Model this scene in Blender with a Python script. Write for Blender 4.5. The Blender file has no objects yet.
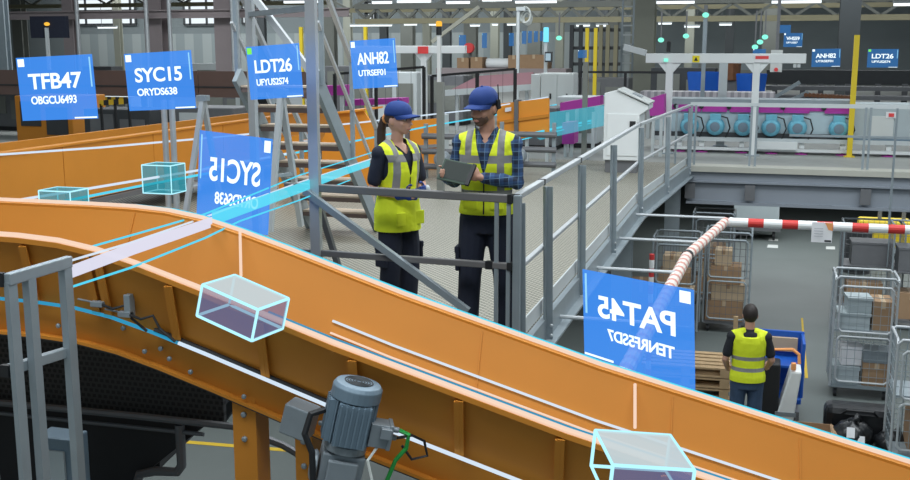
import bpy, math, random
from mathutils import Vector, Matrix, Euler
random.seed(7)
SC = bpy.context.scene
COL = SC.collection
R = math.radians

# ------------------------------------------------------------------ camera
F = 1050.0
PITCH = math.atan(190 / F)
YAW = math.atan(310 / (F / math.cos(PITCH)))
DECK = 2.6
EYE = Vector((0, 0, DECK + 2.1))
_right = Vector((math.cos(YAW), math.sin(YAW), 0))
_fwd = Vector((-math.sin(YAW) * math.cos(PITCH), math.cos(YAW) * math.cos(PITCH), -math.sin(PITCH)))
_up = _right.cross(_fwd)
cam_d = bpy.data.cameras.new('camera')
cam_d.sensor_width = 36
cam_d.lens = F * 36 / 910
cam_d.clip_start = .05
cam_d.clip_end = 400
cam = bpy.data.objects.new('camera', cam_d)
COL.objects.link(cam)
cam.location = EYE
cam.rotation_euler = Matrix((_right, _up, -_fwd)).transposed().to_euler()
SC.camera = cam


def at(px, py, x=None, y=None, z=None):
    """the point of the place where the sight line of a photo pixel meets a plane"""
    d = _fwd * F + _right * (px - 455) - _up * (py - 240)
    if x is not None:
        t = (x - EYE.x) / d.x
    elif y is not None:
        t = (y - EYE.y) / d.y
    else:
        t = (z - EYE.z) / d.z
    return EYE + d * t


# ------------------------------------------------------------------ materials
MATS = {}


def nodes_of(name):
    m = bpy.data.materials.new(name)
    m.use_nodes = True
    nt = m.node_tree
    return m, nt, nt.nodes['Principled BSDF']


def mat(name, col, rough=.5, metal=0.0, var=.08, scale=6.0, bump=0.0, spec=.5, emit=0.0):
    m, nt, b = nodes_of(name)
    b.inputs['Roughness'].default_value = rough
    b.inputs['Metallic'].default_value = metal
    b.inputs['Specular IOR Level'].default_value = spec
    tc = nt.nodes.new('ShaderNodeTexCoord')
    nz = nt.nodes.new('ShaderNodeTexNoise')
    nz.inputs['Scale'].default_value = scale
    nz.inputs['Detail'].default_value = 4
    nt.links.new(tc.outputs['Object'], nz.inputs['Vector'])
    mx = nt.nodes.new('ShaderNodeMix')
    mx.data_type = 'RGBA'
    mx.inputs[6].default_value = (*[c * (1 - var) for c in col], 1)
    mx.inputs[7].default_value = (*[min(1, c * (1 + var)) for c in col], 1)
    nt.links.new(nz.outputs['Fac'], mx.inputs[0])
    nt.links.new(mx.outputs[2], b.inputs['Base Color'])
    if bump:
        bp = nt.nodes.new('ShaderNodeBump')
        bp.inputs['Strength'].default_value = bump
        bp.inputs['Distance'].default_value = .01
        nt.links.new(nz.outputs['Fac'], bp.inputs['Height'])
        nt.links.new(bp.outputs['Normal'], b.inputs['Normal'])
    MATS[name] = m
    return m


def glow(name, col, strength=1.0, mix=1.0, two=None):
    """a light-giving material; mix below 1 lets what is behind show through"""
    m = bpy.data.materials.new(name)
    m.use_nodes = True
    nt = m.node_tree
    nt.nodes.clear()
    out = nt.nodes.new('ShaderNodeOutputMaterial')
    e = nt.nodes.new('ShaderNodeEmission')
    e.inputs['Color'].default_value = (*col, 1)
    e.inputs['Strength'].default_value = strength
    if mix < 1:
        t = nt.nodes.new('ShaderNodeBsdfTransparent')
        ms = nt.nodes.new('ShaderNodeMixShader')
        ms.inputs[0].default_value = mix
        nt.links.new(t.outputs[0], ms.inputs[1])
        nt.links.new(e.outputs[0], ms.inputs[2])
        nt.links.new(ms.outputs[0], out.inputs[0])
    else:
        nt.links.new(e.outputs[0], out.inputs[0])
    MATS[name] = m
    return m


def math_node(nt, op, a, b=None):
    n = nt.nodes.new('ShaderNodeMath')
    n.operation = op
    for i, v in enumerate((a, b)):
        if v is None:
            continue
        if isinstance(v, (int, float)):
            n.inputs[i].default_value = v
        else:
            nt.links.new(v, n.inputs[i])
    return n.outputs[0]


def striped(name, c1, c2, period, axis='X', duty=.5, rough=.5, phase=0.0):
    m, nt, b = nodes_of(name)
    b.inputs['Roughness'].default_value = rough
    tc = nt.nodes.new('ShaderNodeTexCoord')
    sp = nt.nodes.new('ShaderNodeSeparateXYZ')
    nt.links.new(tc.outputs['Object'], sp.inputs[0])
    v = math_node(nt, 'ADD', math_node(nt, 'DIVIDE', sp.outputs[axis], period), 100 + phase)
    f = math_node(nt, 'LESS_THAN', math_node(nt, 'FRACT', v), duty)
    mx = nt.nodes.new('ShaderNodeMix')
    mx.data_type = 'RGBA'
    mx.inputs[6].default_value = (*c2, 1)
    mx.inputs[7].default_value = (*c1, 1)
    nt.links.new(f, mx.inputs[0])
    nt.links.new(mx.outputs[2], b.inputs['Base Color'])
    MATS[name] = m
    return m


def grid_mat(name, c1, c2, px, py, duty=.5, rough=.6, metal=0.0, zig=0.0, axes=('X', 'Y')):
    """perforated or woven sheet: cells of c2 in a field of c1, every other row shifted"""
    m, nt, b = nodes_of(name)
    b.inputs['Roughness'].default_value = rough
    b.inputs['Metallic'].default_value = metal
    tc = nt.nodes.new('ShaderNodeTexCoord')
    sp = nt.nodes.new('ShaderNodeSeparateXYZ')
    nt.links.new(tc.outputs['Object'], sp.inputs[0])
    row = math_node(nt, 'DIVIDE', sp.outputs[axes[1]], py)
    shift = math_node(nt, 'MULTIPLY', math_node(nt, 'FLOOR', row), zig)
    colv = math_node(nt, 'ADD', math_node(nt, 'DIVIDE', sp.outputs[axes[0]], px), shift)
    fx = math_node(nt, 'LESS_THAN', math_node(nt, 'FRACT', math_node(nt, 'ADD', colv, 500)), duty)
    fy = math_node(nt, 'LESS_THAN', math_node(nt, 'FRACT', math_node(nt, 'ADD', row, 500)), duty)
    f = math_node(nt, 'MULTIPLY', fx, fy)
    mx = nt.nodes.new('ShaderNodeMix')
    mx.data_type = 'RGBA'
    mx.inputs[6].default_value = (*c1, 1)
    mx.inputs[7].default_value = (*c2, 1)
    nt.links.new(f, mx.inputs[0])
    nt.links.new(mx.outputs[2], b.inputs['Base Color'])
    MATS[name] = m
    return m


def vest_mat(name, col, bands, straps):
    """hi-vis cloth with grey reflective tape: bands (z0, z1) round the body, straps (x0, x1, z0, z1)"""
    m, nt, b = nodes_of(name)
    b.inputs['Roughness'].default_value = .75
    tc = nt.nodes.new('ShaderNodeTexCoord')
    sp = nt.nodes.new('ShaderNodeSeparateXYZ')
    nt.links.new(tc.outputs['Object'], sp.inputs[0])
    X, Z = sp.outputs['X'], sp.outputs['Z']

    def inside(v, a, c):
        return math_node(nt, 'MULTIPLY', math_node(nt, 'GREATER_THAN', v, a), math_node(nt, 'LESS_THAN', v, c))
    acc = None
    for z0, z1 in bands:
        q = inside(Z, z0, z1)
        acc = q if acc is None else math_node(nt, 'MAXIMUM', acc, q)
    for x0, x1, z0, z1 in straps:
        q = math_node(nt, 'MULTIPLY', inside(X, x0, x1), inside(Z, z0, z1))
        acc = q if acc is None else math_node(nt, 'MAXIMUM', acc, q)
    nz = nt.nodes.new('ShaderNodeTexNoise')
    nz.inputs['Scale'].default_value = 9
    nt.links.new(tc.outputs['Object'], nz.inputs['Vector'])
    bp = nt.nodes.new('ShaderNodeBump')
    bp.inputs['Strength'].default_value = .5
    bp.inputs['Distance'].default_value = .03
    nt.links.new(nz.outputs['Fac'], bp.inputs['Height'])
    nt.links.new(bp.outputs['Normal'], b.inputs['Normal'])
    mx = nt.nodes.new('ShaderNodeMix')
    mx.data_type = 'RGBA'
    mx.inputs[6].default_value = (*col, 1)
    mx.inputs[7].default_value = (.24, .24, .24, 1)
    nt.links.new(acc, mx.inputs[0])
    nt.links.new(mx.outputs[2], b.inputs['Base Color'])
    MATS[name] = m
    return m


def plaid_mat(name):
    m, nt, b = nodes_of(name)
    b.inputs['Roughness'].default_value = .85
    tc = nt.nodes.new('ShaderNodeTexCoord')
    sp = nt.nodes.new('ShaderNodeSeparateXYZ')
    nt.links.new(tc.outputs['Object'], sp.inputs[0])

    def line(ax, per, duty):
        return math_node(nt, 'LESS_THAN', math_node(nt, 'FRACT', math_node(nt, 'ADD', math_node(nt, 'DIVIDE', sp.outputs[ax], per), 50)), duty)
    wide = math_node(nt, 'MULTIPLY', math_node(nt, 'ADD', line('X', .058, .5), line('Z', .058, .5)), .5)
    thin = math_node(nt, 'MAXIMUM', line('X', .058, .08), line('Z', .058, .08))
    m1 = nt.nodes.new('ShaderNodeMix')
    m1.data_type = 'RGBA'
    m1.inputs[6].default_value = (.012, .022, .05, 1)
    m1.inputs[7].default_value = (.035, .09, .22, 1)
    nt.links.new(wide, m1.inputs[0])
    m2 = nt.nodes.new('ShaderNodeMix')
    m2.data_type = 'RGBA'
    m2.inputs[7].default_value = (.16, .26, .38, 1)
    nt.links.new(math_node(nt, 'MULTIPLY', thin, .7), m2.inputs[0])
    nt.links.new(m1.outputs[2], m2.inputs[6])
    nt.links.new(m2.outputs[2], b.inputs['Base Color'])
    MATS[name] = m
    return m


mat('orange_paint', (.60, .23, .028), .55, 0, .06, 3, 0, .3)
mat('orange_bright', (.80, .30, .03), .45, 0, .06, 3)
mat('brown_paint', (.20, .125, .105), .5, 0, .08, 2)
mat('steel', (.30, .35, .38), .45, .35, .12, 8)
mat('steel_dark', (.16, .165, .175), .5, .3, .1, 8)
mat('rail_grey', (.17, .165, .165), .5, .2, .08, 8)
mat('aluminium', (.50, .53, .55), .4, .4, .08, 7)
mat('pale_grey', (.52, .56, .57), .5, 0, .05, 4)
mat('white_paint', (.74, .77, .77), .45, 0, .04, 4)
mat('cabinet_grey', (.58, .61, .60), .5, 0, .04, 4)
mat('dark_grey', (.045, .05, .055), .6, 0, .15, 5)
mat('black', (.012, .013, .015), .55, 0, .1, 6)
mat('rubber', (.022, .022, .024), .7, 0, .15, 12)
mat('motor_blue', (.17, .24, .30), .45, .2, .08, 12)
mat('motor_grey', (.27, .31, .34), .45, .3, .12, 12)
mat('sorter_glow_tint', (.16, .46, .60), .4, .1, .2, 14)  # cyan hologram glow put into the base colour of the motors
mat('magenta', (.42, .035, .33), .5, 0, .08, 5)
mat('yellow_paint', (.70, .52, .02), .5, 0, .06, 5)
mat('red_paint', (.50, .03, .03), .5, 0, .06, 5)
mat('rust', (.20, .085, .04), .7, 0, .25, 9)
mat('cardboard', (.33, .21, .12), .8, 0, .12, 8)
mat('cardboard_pale', (.50, .38, .25), .8, 0, .1, 8)
mat('wood', (.45, .31, .17), .75, 0, .22, 10)
mat('tread_top', (.56, .45, .34), .8, 0, .22, 30)
mat('tread_brown', (.16, .115, .10), .7, 0, .1, 8)
mat('blue_plastic', (.01, .10, .48), .45, 0, .08, 5)
mat('tote_grey', (.40, .46, .48), .55, 0, .06, 6)
mat('green_wire', (.02, .35, .06), .5)
mat('white_wire', (.62, .65, .62), .5)
mat('skin_light', (.60, .33, .24), .55, 0, .06, 20)
mat('skin', (.50, .27, .19), .55, 0, .06, 20)
mat('stubble', (.13, .075, .055), .8, 0, .1, 40)
mat('lip', (.42, .16, .13), .5)
mat('eye_white', (.7, .7, .68), .3)
mat('iris', (.03, .02, .015), .3)
mat('hair_brown', (.045, .022, .014), .6, 0, .3, 60)
mat('hair_dark', (.018, .012, .010), .6, 0, .3, 60)
mat('cap_blue', (.008, .040, .20), .75, 0, .08, 25)
mat('navy', (.010, .014, .030), .85, 0, .2, 14, .4)
mat('black_cloth', (.012, .014, .020), .85, 0, .2, 14, .4)
mat('denim', (.035, .065, .12), .85, 0, .2, 14, .3)
mat('glove_blue', (.012, .045, .22), .7)
mat('glove_white', (.66, .70, .72), .7)
mat('boot', (.018, .018, .02), .6)
mat('bag_black', (.010, .011, .013), .28, 0, .2, 9, .6)
mat('concrete', (.125, .145, .14), .55, 0, .14, 1.2)
mat('deck_edge', (.42, .42, .37), .6, 0, .08, 4)
mat('deck_far', (.27, .28, .265), .6, 0, .08, 4)
mat('fascia', (.26, .29, .33), .5, .2, .06, 2)
mat('wall_panel', (.24, .28, .29), .7, 0, .1, .6)
mat('ceiling_panel', (.15, .17, .18), .8, 0, .1, .5)
mat('column_beige', (.36, .37, .31), .6, 0, .06, 2)
mat('beam_pale', (.62, .62, .52), .6, 0, .05, 2)
mat('sorter_side', (.46, .58, .63), .45, 0, .08, 9)
mat('column_pink', (.30, .255, .26), .6, 0, .08, 2)
mat('column_dark', (.07, .08, .085), .6, 0, .08, 2)
mat('truss_grey', (.20, .21, .19), .6, .1, .08, 2)
mat('truss_beige', (.34, .31, .20), .6, .1, .08, 2)
mat('yellow_line', (.62, .42, .03), .7, 0, .2, 6)
mat('white_line', (.6, .62, .6), .7, 0, .2, 6)
mat('paper', (.80, .80, .82), .8)
mat('paper_print', (.45, .46, .5), .8)
mat('sign_orange', (.85, .35, .12), .7)
mat('sign_red', (.75, .06, .06), .6)
mat('sign_yellow', (.85, .70, .02), .6)
mat('tablet_dark', (.022, .030, .026), .35)
mat('tablet_green', (.055, .085, .065), .3)
grid_mat('grating', (.35, .335, .27), (.055, .055, .05), .066, .034, .62, .55, .1, .5)
grid_mat('grating_dark', (.035, .035, .036), (.006, .006, .006), .035, .03, .6, .6, .1, .5, ('X', 'Z'))
striped('barrier_red_white', (.78, .80, .80), (.60, .035, .03), .42, 'X', .54, .5)
striped('barrier_pink_white', (.70, .64, .58), (.55, .24, .20), .21, 'Y', .62, .6)
striped('tape_red_white', (.75, .76, .76), (.55, .04, .04), .22, 'Z', .5, .5)
striped('hazard', (.65, .42, .02), (.02, .02, .02), .22, 'X', .5, .6)
striped('wall_rib', (.40, .45, .45), (.30, .35, .36), 1.5, 'X', .5, .7)
striped('rollers', (.46, .44, .46), (.28, .27, .29), .16, 'X', .5, .35)
HV = (.72, .82, .02)
vest_mat('vest_man', HV, [(1.315, 1.37), (1.07, 1.12)], [(-.140, -.092, 1.34, 1.6), (.092, .140, 1.09, 1.6)])
vest_mat('vest_woman', HV, [(1.285, 1.34)], [(-.128, -.080, 1.05, 1.6), (.080, .128, 1.05, 1.6)])
vest_mat('vest_back', HV, [(1.14, 1.185), (1.005, 1.05)], [])
mat('pink_belt', (.42, .22, .25), .5, 0, .06, 5)
plaid_mat('plaid')
glow('holo_blue', (.06, .30, .95), 1.0, .64)
glow('holo_far', (.05, .20, .50), .75, .62)
glow('holo_text', (.85, .97, 1.0), 1.25)
glow('holo_soft', (.35, .75, 1.0), 1.0, .75)
glow('holo_green', (.25, .95, .12), 1.0)
glow('trail_cyan', (.10, .72, .95), 1.0, .85)
glow('trail_deep', (.03, .35, .60), .9, .75)
glow('trail_white', (.72, .86, 1.0), 1.0, .72)
glow('trail_pink', (1.0, .74, .58), 1.0, .72)
glow('ribbon_white', (.80, .80, .95), .95, .80)
glow('ribbon_cyan', (.12, .78, .98), 1.0, .60)
glow('box_edge', (.45, .88, 1.0), 1.15)
glow('box_top', (.68, .80, .84), .85, .70)
glow('box_side', (.30, .32, .62), .55, .42)
glow('box_teal', (.02, .45, .58), .7, .5)
glow('window_light', (.86, .95, 1.0), 1.05)
glow('lamp_light', (.90, .98, 1.0), 1.5)
glow('lamp_green', (.25, .95, .72), 1.2)
glow('lamp_cyan', (.2, .75, .95), 1.2)
glow('lamp_amber', (1.0, .52, .06), 1.1)
glow('screen_light', (.45, .62, .72), .8)


# ------------------------------------------------------------------ mesh builder
class MB:
    def __init__(self):
        self.v, self.f = [], []

    def add(self, vs, fs):
        n = len(self.v)
        self.v += [Vector(q) for q in vs]
        self.f += [tuple(i + n for i in q) for q in fs]
        return self

    def box(self, c, s, rot=None):
        c = Vector(c)
        hx, hy, hz = (q / 2 for q in s)
        pts = [Vector((x, y, z)) for x in (-hx, hx) for y in (-hy, hy) for z in (-hz, hz)]
        if rot is not None:
            pts = [rot @ q for q in pts]
        return self.add([c + q for q in pts], [(0, 1, 3, 2), (4, 6, 7, 5), (0, 4, 5, 1), (2, 3, 7, 6), (0, 2, 6, 4), (1, 5, 7, 3)])

    def span(self, a, b):
        a, b = Vector(a), Vector(b)
        return self.box((a + b) / 2, [abs(q) for q in (b - a)])

    def beam(self, p, q, w, h, up=(0, 0, 1)):
        p, q = Vector(p), Vector(q)
        d = (q - p).normalized()
        u = Vector(up)
        if abs(d.dot(u)) > .98:
            u = Vector((0, 1, 0))
        s = d.cross(u).normalized()
        u = s.cross(d).normalized()
        pts = []
        for e in (p, q):
            for a, b in ((-1, -1), (1, -1), (1, 1), (-1, 1)):
                pts.append(e + s * (a * w / 2) + u * (b * h / 2))
        return self.add(pts, [(3, 2, 1, 0), (4, 5, 6, 7), (0, 1, 5, 4), (1, 2, 6, 5), (2, 3, 7, 6), (3, 0, 4, 7)])

    def tube(self, pts, r, n=8, rs=None, flat=1.0, caps=True):
        pts = [Vector(p) for p in pts]
        k = len(pts)
        d0 = (pts[1] - pts[0]).normalized()
        u = Vector((0, 0, 1)) if abs(d0.z) < .9 else Vector((0, 1, 0))
        base = len(self.v)
        for i, p in enumerate(pts):
            if i == 0:
                d = pts[1] - pts[0]
            elif i == k - 1:
                d = pts[-1] - pts[-2]
            else:
                d = (pts[i + 1] - pts[i]).normalized() + (pts[i] - pts[i - 1]).normalized()
            d.normalize()
            s = d.cross(u)
            if s.length < 1e-5:
                s = d.orthogonal()
            s.normalize()
            u = s.cross(d).normalized()
            rr = rs[i] if rs else r
            for j in range(n):
                a = 2 * math.pi * j / n
                self.v.append(p + s * (math.cos(a) * rr) + u * (math.sin(a) * rr * flat))
        for i in range(k - 1):
            for j in range(n):
                a, b = base + i * n + j, base + i * n + (j + 1) % n
                self.f.append((a, b, b + n, a + n))
        if caps:
            self.f.append(tuple(base + j for j in reversed(range(n))))
            self.f.append(tuple(base + (k - 1) * n + j for j in range(n)))
        return self

    def loft(self, rings, n=20, caps=True):
        """rings (z, cx, cy, rx, ry) stacked upwards"""
        base = len(self.v)
        for z, cx, cy, rx, ry in rings:
            for j in range(n):
                a = 2 * math.pi * j / n
                self.v.append(Vector((cx + rx * math.cos(a), cy + ry * math.sin(a), z)))
        for i in range(len(rings) - 1):
            for j in range(n):
                a, b = base + i * n + j, base + i * n + (j + 1) % n
                self.f.append((a, b, b + n, a + n))
        if caps:
            self.f.append(tuple(base + j for j in reversed(range(n))))
            self.f.append(tuple(base + (len(rings) - 1) * n + j for j in range(n)))
        return self

    def lathe(self, c, prof, n=20, axis=(0, 0, 1)):
        ax = Vector(axis).normalized()
        q = ax.to_track_quat('Z', 'Y').to_matrix()
        t = MB().loft([(z, 0, 0, r, r) for r, z in prof], n)
        return self.add([Vector(c) + q @ p for p in t.v], t.f)

    def ball(self, c, rx, ry=None, rz=None, n=14, m=9, rot=None):
        ry = rx if ry is None else ry
        rz = rx if rz is None else rz
        rings = []
        vs = []
        for i in range(1, m):
            t = math.pi * i / m
            for j in range(n):
                a = 2 * math.pi * j / n
                vs.append(Vector((rx * math.sin(t) * math.cos(a), ry * math.sin(t) * math.sin(a), -rz * math.cos(t))))
        vs += [Vector((0, 0, -rz)), Vector((0, 0, rz))]
        fs = []
        for i in range(m - 2):
            for j in range(n):
                a, b = i * n + j, i * n + (j + 1) % n
                fs.append((a, b, b + n, a + n))
        lo, hi = len(vs) - 2, len(vs) - 1
        for j in range(n):
            fs.append(((j + 1) % n, j, lo))
            fs.append(((m - 2) * n + j, (m - 2) * n + (j + 1) % n, hi))
        if rot is not None:
            vs = [rot @ q for q in vs]
        return self.add([Vector(c) + q for q in vs], fs)

    def prism(self, poly, vec):
        vec = Vector(vec)
        poly = [Vector(p) for p in poly]
        k = len(poly)
        fs = [tuple(reversed(range(k))), tuple(range(k, 2 * k))]
        fs += [(i, (i + 1) % k, (i + 1) % k + k, i + k) for i in range(k)]
        return self.add(poly + [p + vec for p in poly], fs)

    def strip(self, a, b, off):
        """a sheet between polylines a and b, thickened by off"""
        k = len(a)
        off = Vector(off)
        vs = [Vector(p) for p in a] + [Vector(p) for p in b]
        vs += [p + off for p in vs]
        fs = []
        for i in range(k - 1):
            fs.append((i, i + 1, k + i + 1, k + i))
            fs.append((2 * k + i, 3 * k + i, 3 * k + i + 1, 2 * k + i + 1))
            fs.append((i, 2 * k + i, 2 * k + i + 1, i + 1))
            fs.append((k + i, k + i + 1, 3 * k + i + 1, 3 * k + i))
        fs.append((0, k, 3 * k, 2 * k))
        fs.append((k - 1, 3 * k - 1, 4 * k - 1, 2 * k - 1))
        return self.add(vs, fs)

    def xf(self, M):
        self.v = [M @ q for q in self.v]
        return self

    def join(self, o):
        return self.add(o.v, o.f)

    def build(self, name, material, parent=None, smooth=False, bevel=0.0):
        """ONE mesh object; vertices are given in world space, or in the root's own space when the root is turned"""
        if parent is None:
            lo = Vector([min(q[i] for q in self.v) for i in range(3)])
            hi = Vector([max(q[i] for q in self.v) for i in range(3)])
            org = Vector(((lo.x + hi.x) / 2, (lo.y + hi.y) / 2, lo.z))
        else:
            org = root_loc(parent)
        me = bpy.data.meshes.new(name)
        me.from_pydata([q - org for q in self.v], [], self.f)
        me.materials.append(MATS[material] if isinstance(material, str) else material)
        if smooth:
            for p in me.polygons:
                p.use_smooth = True
        me.update()
        o = bpy.data.objects.new(name, me)
        COL.objects.link(o)
        if parent is None:
            o.location = org
        else:
            o.parent = parent
        if bevel:
            b = o.modifiers.new('bevel', 'BEVEL')
            b.width = bevel
            b.segments = 2
            b.limit_method = 'ANGLE'
        return o


def root_loc(o):
    t = Vector((0, 0, 0))
    while o is not None:
        if not o.get('local_space'):
            t = t + o.location
        o = o.parent
    return t


def tag(o, label, cat, group=None, kind=None):
    if label:
        o['label'] = label
    if cat:
        o['category'] = cat
    if group:
        o['group'] = group
    if kind:
        o['kind'] = kind
    return o


def thing(name, label, cat, loc=(0, 0, 0), rz=0.0, group=None, local=False):
    """an Empty at the thing's base that parents its parts"""
    o = bpy.data.objects.new(name, None)
    o.empty_display_size = .1
    COL.objects.link(o)
    o.location = loc
    o.rotation_euler = (0, 0, rz)
    if local or rz:
        o['local_space'] = 1
    return tag(o, label, cat, group)


def struct(name, mb, m, **k):
    o = mb.build(name, m, None, **k)
    o['kind'] = 'structure'
    return o


def copy_tree(o, loc, rz=None, label=None, group=None):
    """a copy of a thing with copies of its parts and sub-parts"""
    r = o.copy()
    COL.objects.link(r)
    r.location = loc
    if rz is not None:
        r.rotation_euler = (0, 0, rz)
    if label:
        r['label'] = label
    if group:
        r['group'] = group
    for ch in list(o.children):
        c = ch.copy()
        COL.objects.link(c)
        c.parent = r
        for g in list(ch.children):
            d = g.copy()
            COL.objects.link(d)
            d.parent = c
    return r


TEXTS = {}


def text_mesh(s, bold=0.0):
    """lettering as a mesh in the XZ plane, cap height about 1, centred"""
    if (s, bold) in TEXTS:
        return TEXTS[(s, bold)]
    cu = bpy.data.curves.new('lettering', 'FONT')
    cu.body = s
    cu.size = 1.38
    cu.offset = bold
    cu.extrude = .02
    cu.space_character = .96
    cu.align_x = 'LEFT'
    o = bpy.data.objects.new('lettering', cu)
    COL.objects.link(o)
    dg = bpy.context.evaluated_depsgraph_get()
    dg.update()
    me = bpy.data.meshes.new_from_object(o.evaluated_get(dg))
    bpy.data.objects.remove(o)
    vs = [Vector((q.co.x, -q.co.z, q.co.y)) for q in me.vertices]
    fs = [tuple(p.vertices) for p in me.polygons]
    lo, hi = min(q.x for q in vs), max(q.x for q in vs)
    vs = [Vector((q.x - lo, q.y, q.z)) for q in vs]
    TEXTS[(s, bold)] = (vs, fs, hi - lo)
    return TEXTS[(s, bold)]


def put_text(mb, s, origin, ux, uz, height, width=None, bold=0.0):
    """write s from origin along ux; width squeezes it to fit"""
    vs, fs, w = text_mesh(s, bold)
    kx = height if width is None else width / w
    n = ux.cross(uz)
    return mb.add([Vector(origin) + ux * (q.x * kx) + uz * (q.z * height) - n * (q.y * .05) for q in vs], fs)
# ================================================================== the setting
struct('floor', MB().span((-62, -6, -.2), (48, 78, 0)), 'concrete')
struct('wall_back', MB().span((-62, 72, -.2), (48, 72.4, 12)), 'wall_panel')
struct('wall_left', MB().span((-62.4, -6, -.2), (-62, 72, 12)), 'wall_panel')
struct('ceiling', MB().span((-62, 24, 9.6), (48, 72.4, 9.9)), 'ceiling_panel')

near_edge = [(-30, 6.9), (-1.62, 6.9), (-1.62, 14.5), (-1.27, 19.8), (-1.27, 20.2), (-30, 20.2)]
o = struct('deck_floor', MB().prism([(x, y, DECK - .05) for x, y in near_edge], (0, 0, .05)), 'grating')
struct('deck_floor_far', MB().span((-60, 20.2, DECK - .12), (46, 71.9, DECK)), 'deck_far')
struct('deck_lip', MB().span((-1.27, 19.7, DECK - .10), (14, 20.2, DECK)), 'deck_edge')
# the grey steel edge of the far deck: two channels with a flange between
fb = MB().span((-1.27, 19.78, 2.33), (14, 19.9, 2.5)).span((-1.27, 19.72, 2.30), (14, 19.9, 2.33))
fb.span((-1.27, 19.82, 1.95), (14, 19.9, 2.30)).span((-1.27, 19.72, 1.90), (14, 19.9, 1.95))
struct('trim_1', fb, 'fascia')
# stringer along the open side of the near deck
st = MB().beam((-1.58, 6.9, 2.50), (-1.58, 14.5, 2.50), .05, .22).beam((-1.54, 6.9, 2.41), (-1.54, 14.5, 2.41), .12, .02)
st.beam((-1.58, 14.5, 2.50), (-1.24, 19.75, 2.50), .05, .22).beam((-1.54, 14.5, 2.41), (-1.20, 19.75, 2.41), .12, .02)
st.span((-8, 6.86, 2.38), (-1.56, 6.92, 2.6))
struct('trim_2', st, 'steel')
for k, (x, y) in enumerate(((-1.75, 14.3), (-1.75, 8.2), (-6.0, 7.4), (-6.0, 14.3), (-1.5, 19.6), (6.2, 21.0))):
    cb = MB().span((x - .13, y - .13, .02), (x + .13, y - .10, 2.48 if k < 5 else 1.9)).span((x - .13, y + .10, .02), (x + .13, y + .13, 2.48 if k < 5 else 1.9))
    cb.span((x - .02, y - .1, .02), (x + .02, y + .1, 2.48 if k < 5 else 1.9)).span((x - .2, y - .2, 0), (x + .2, y + .2, .02))
    struct('deck_column', cb, 'steel')

# windows in the back wall
wn = 0
for (x0, y0, x1, y1) in ((77, 2, 135, 25), (185, 1, 218, 25), (243, 0, 262, 24), (366, 6, 376, 24)):
    wn += 1
    a, b = at(x0, y1, y=71.9), at(x1, y0 - 4, y=71.9)
    w, h = b.x - a.x, b.z - a.z
    fr = MB()
    for t in (0, .17, .66, .92, 1.0):
        fr.beam((a.x + w * t, 71.85, a.z), (a.x + w * t, 71.85, b.z), .16, .14, (1, 0, 0))
    for t in (0, .52, 1.0):
        fr.beam((a.x, 71.85, a.z + h * t), (b.x, 71.85, a.z + h * t), .16, .2)
    wf = struct('window_%d' % wn, fr, 'column_dark')
    MB().span((a.x, 71.88, a.z), (b.x, 71.96, b.z)).build('window_pane', 'window_light', wf)
# ribbed lower cladding of the back wall behind the left windows
struct('wall_cladding', MB().span((-52, 71.6, DECK), (-8, 71.98, 5.9)), 'wall_rib')

# ================================================================== foreground conveyor
FAR, NEAR = 4.6, 3.75
PROF = [(-9, 3.905), (-3.3, 3.905), (-3.05, 3.902), (-2.85, 3.89), (-2.66, 3.86), (-2.45, 3.805), (-2.2, 3.73), (-1.6, 3.54), (-.65, 3.27), (.68, 2.95), (3.2, 2.34)]


def ztop(x):
    for (xa, za), (xb, zb) in zip(PROF, PROF[1:]):
        if xa <= x <= xb:
            return za + (zb - za) * (x - xa) / (xb - xa)
    return PROF[-1][1]


XS = [-9, -6, -3.6, -3.3, -3.15, -3.05, -2.95, -2.85, -2.75, -2.66, -2.55, -2.45, -2.32, -2.2, -1.9, -1.6, -.65, .68, 3.2]


def line(y, dz, xs=XS, yoff=0):
    return [(x, y, ztop(x) + dz) for x in xs]


cv = thing('orange_conveyor', 'large orange sloping conveyor trough with ribbed side wall in the foreground', 'conveyor', (-2.2, 4.2, 0))
w = MB().strip(line(FAR, 0), line(FAR - .30, -.50), (0, .025, -.01))
w.strip(line(FAR + .05, 0.004), line(FAR - .005, 0.004), (0, 0, -.02))
fw = w.build('far_side_wall', 'orange_paint', cv)
# thin seams between the sheets of the far wall
for x in (-3.0, -1.18, -.30, .25, .9):
    MB().beam((x - .02, FAR - .012, ztop(x) - .012), (x, FAR - .30, ztop(x) - .49), .006, .006).build('seam', 'orange_paint', fw)
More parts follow.
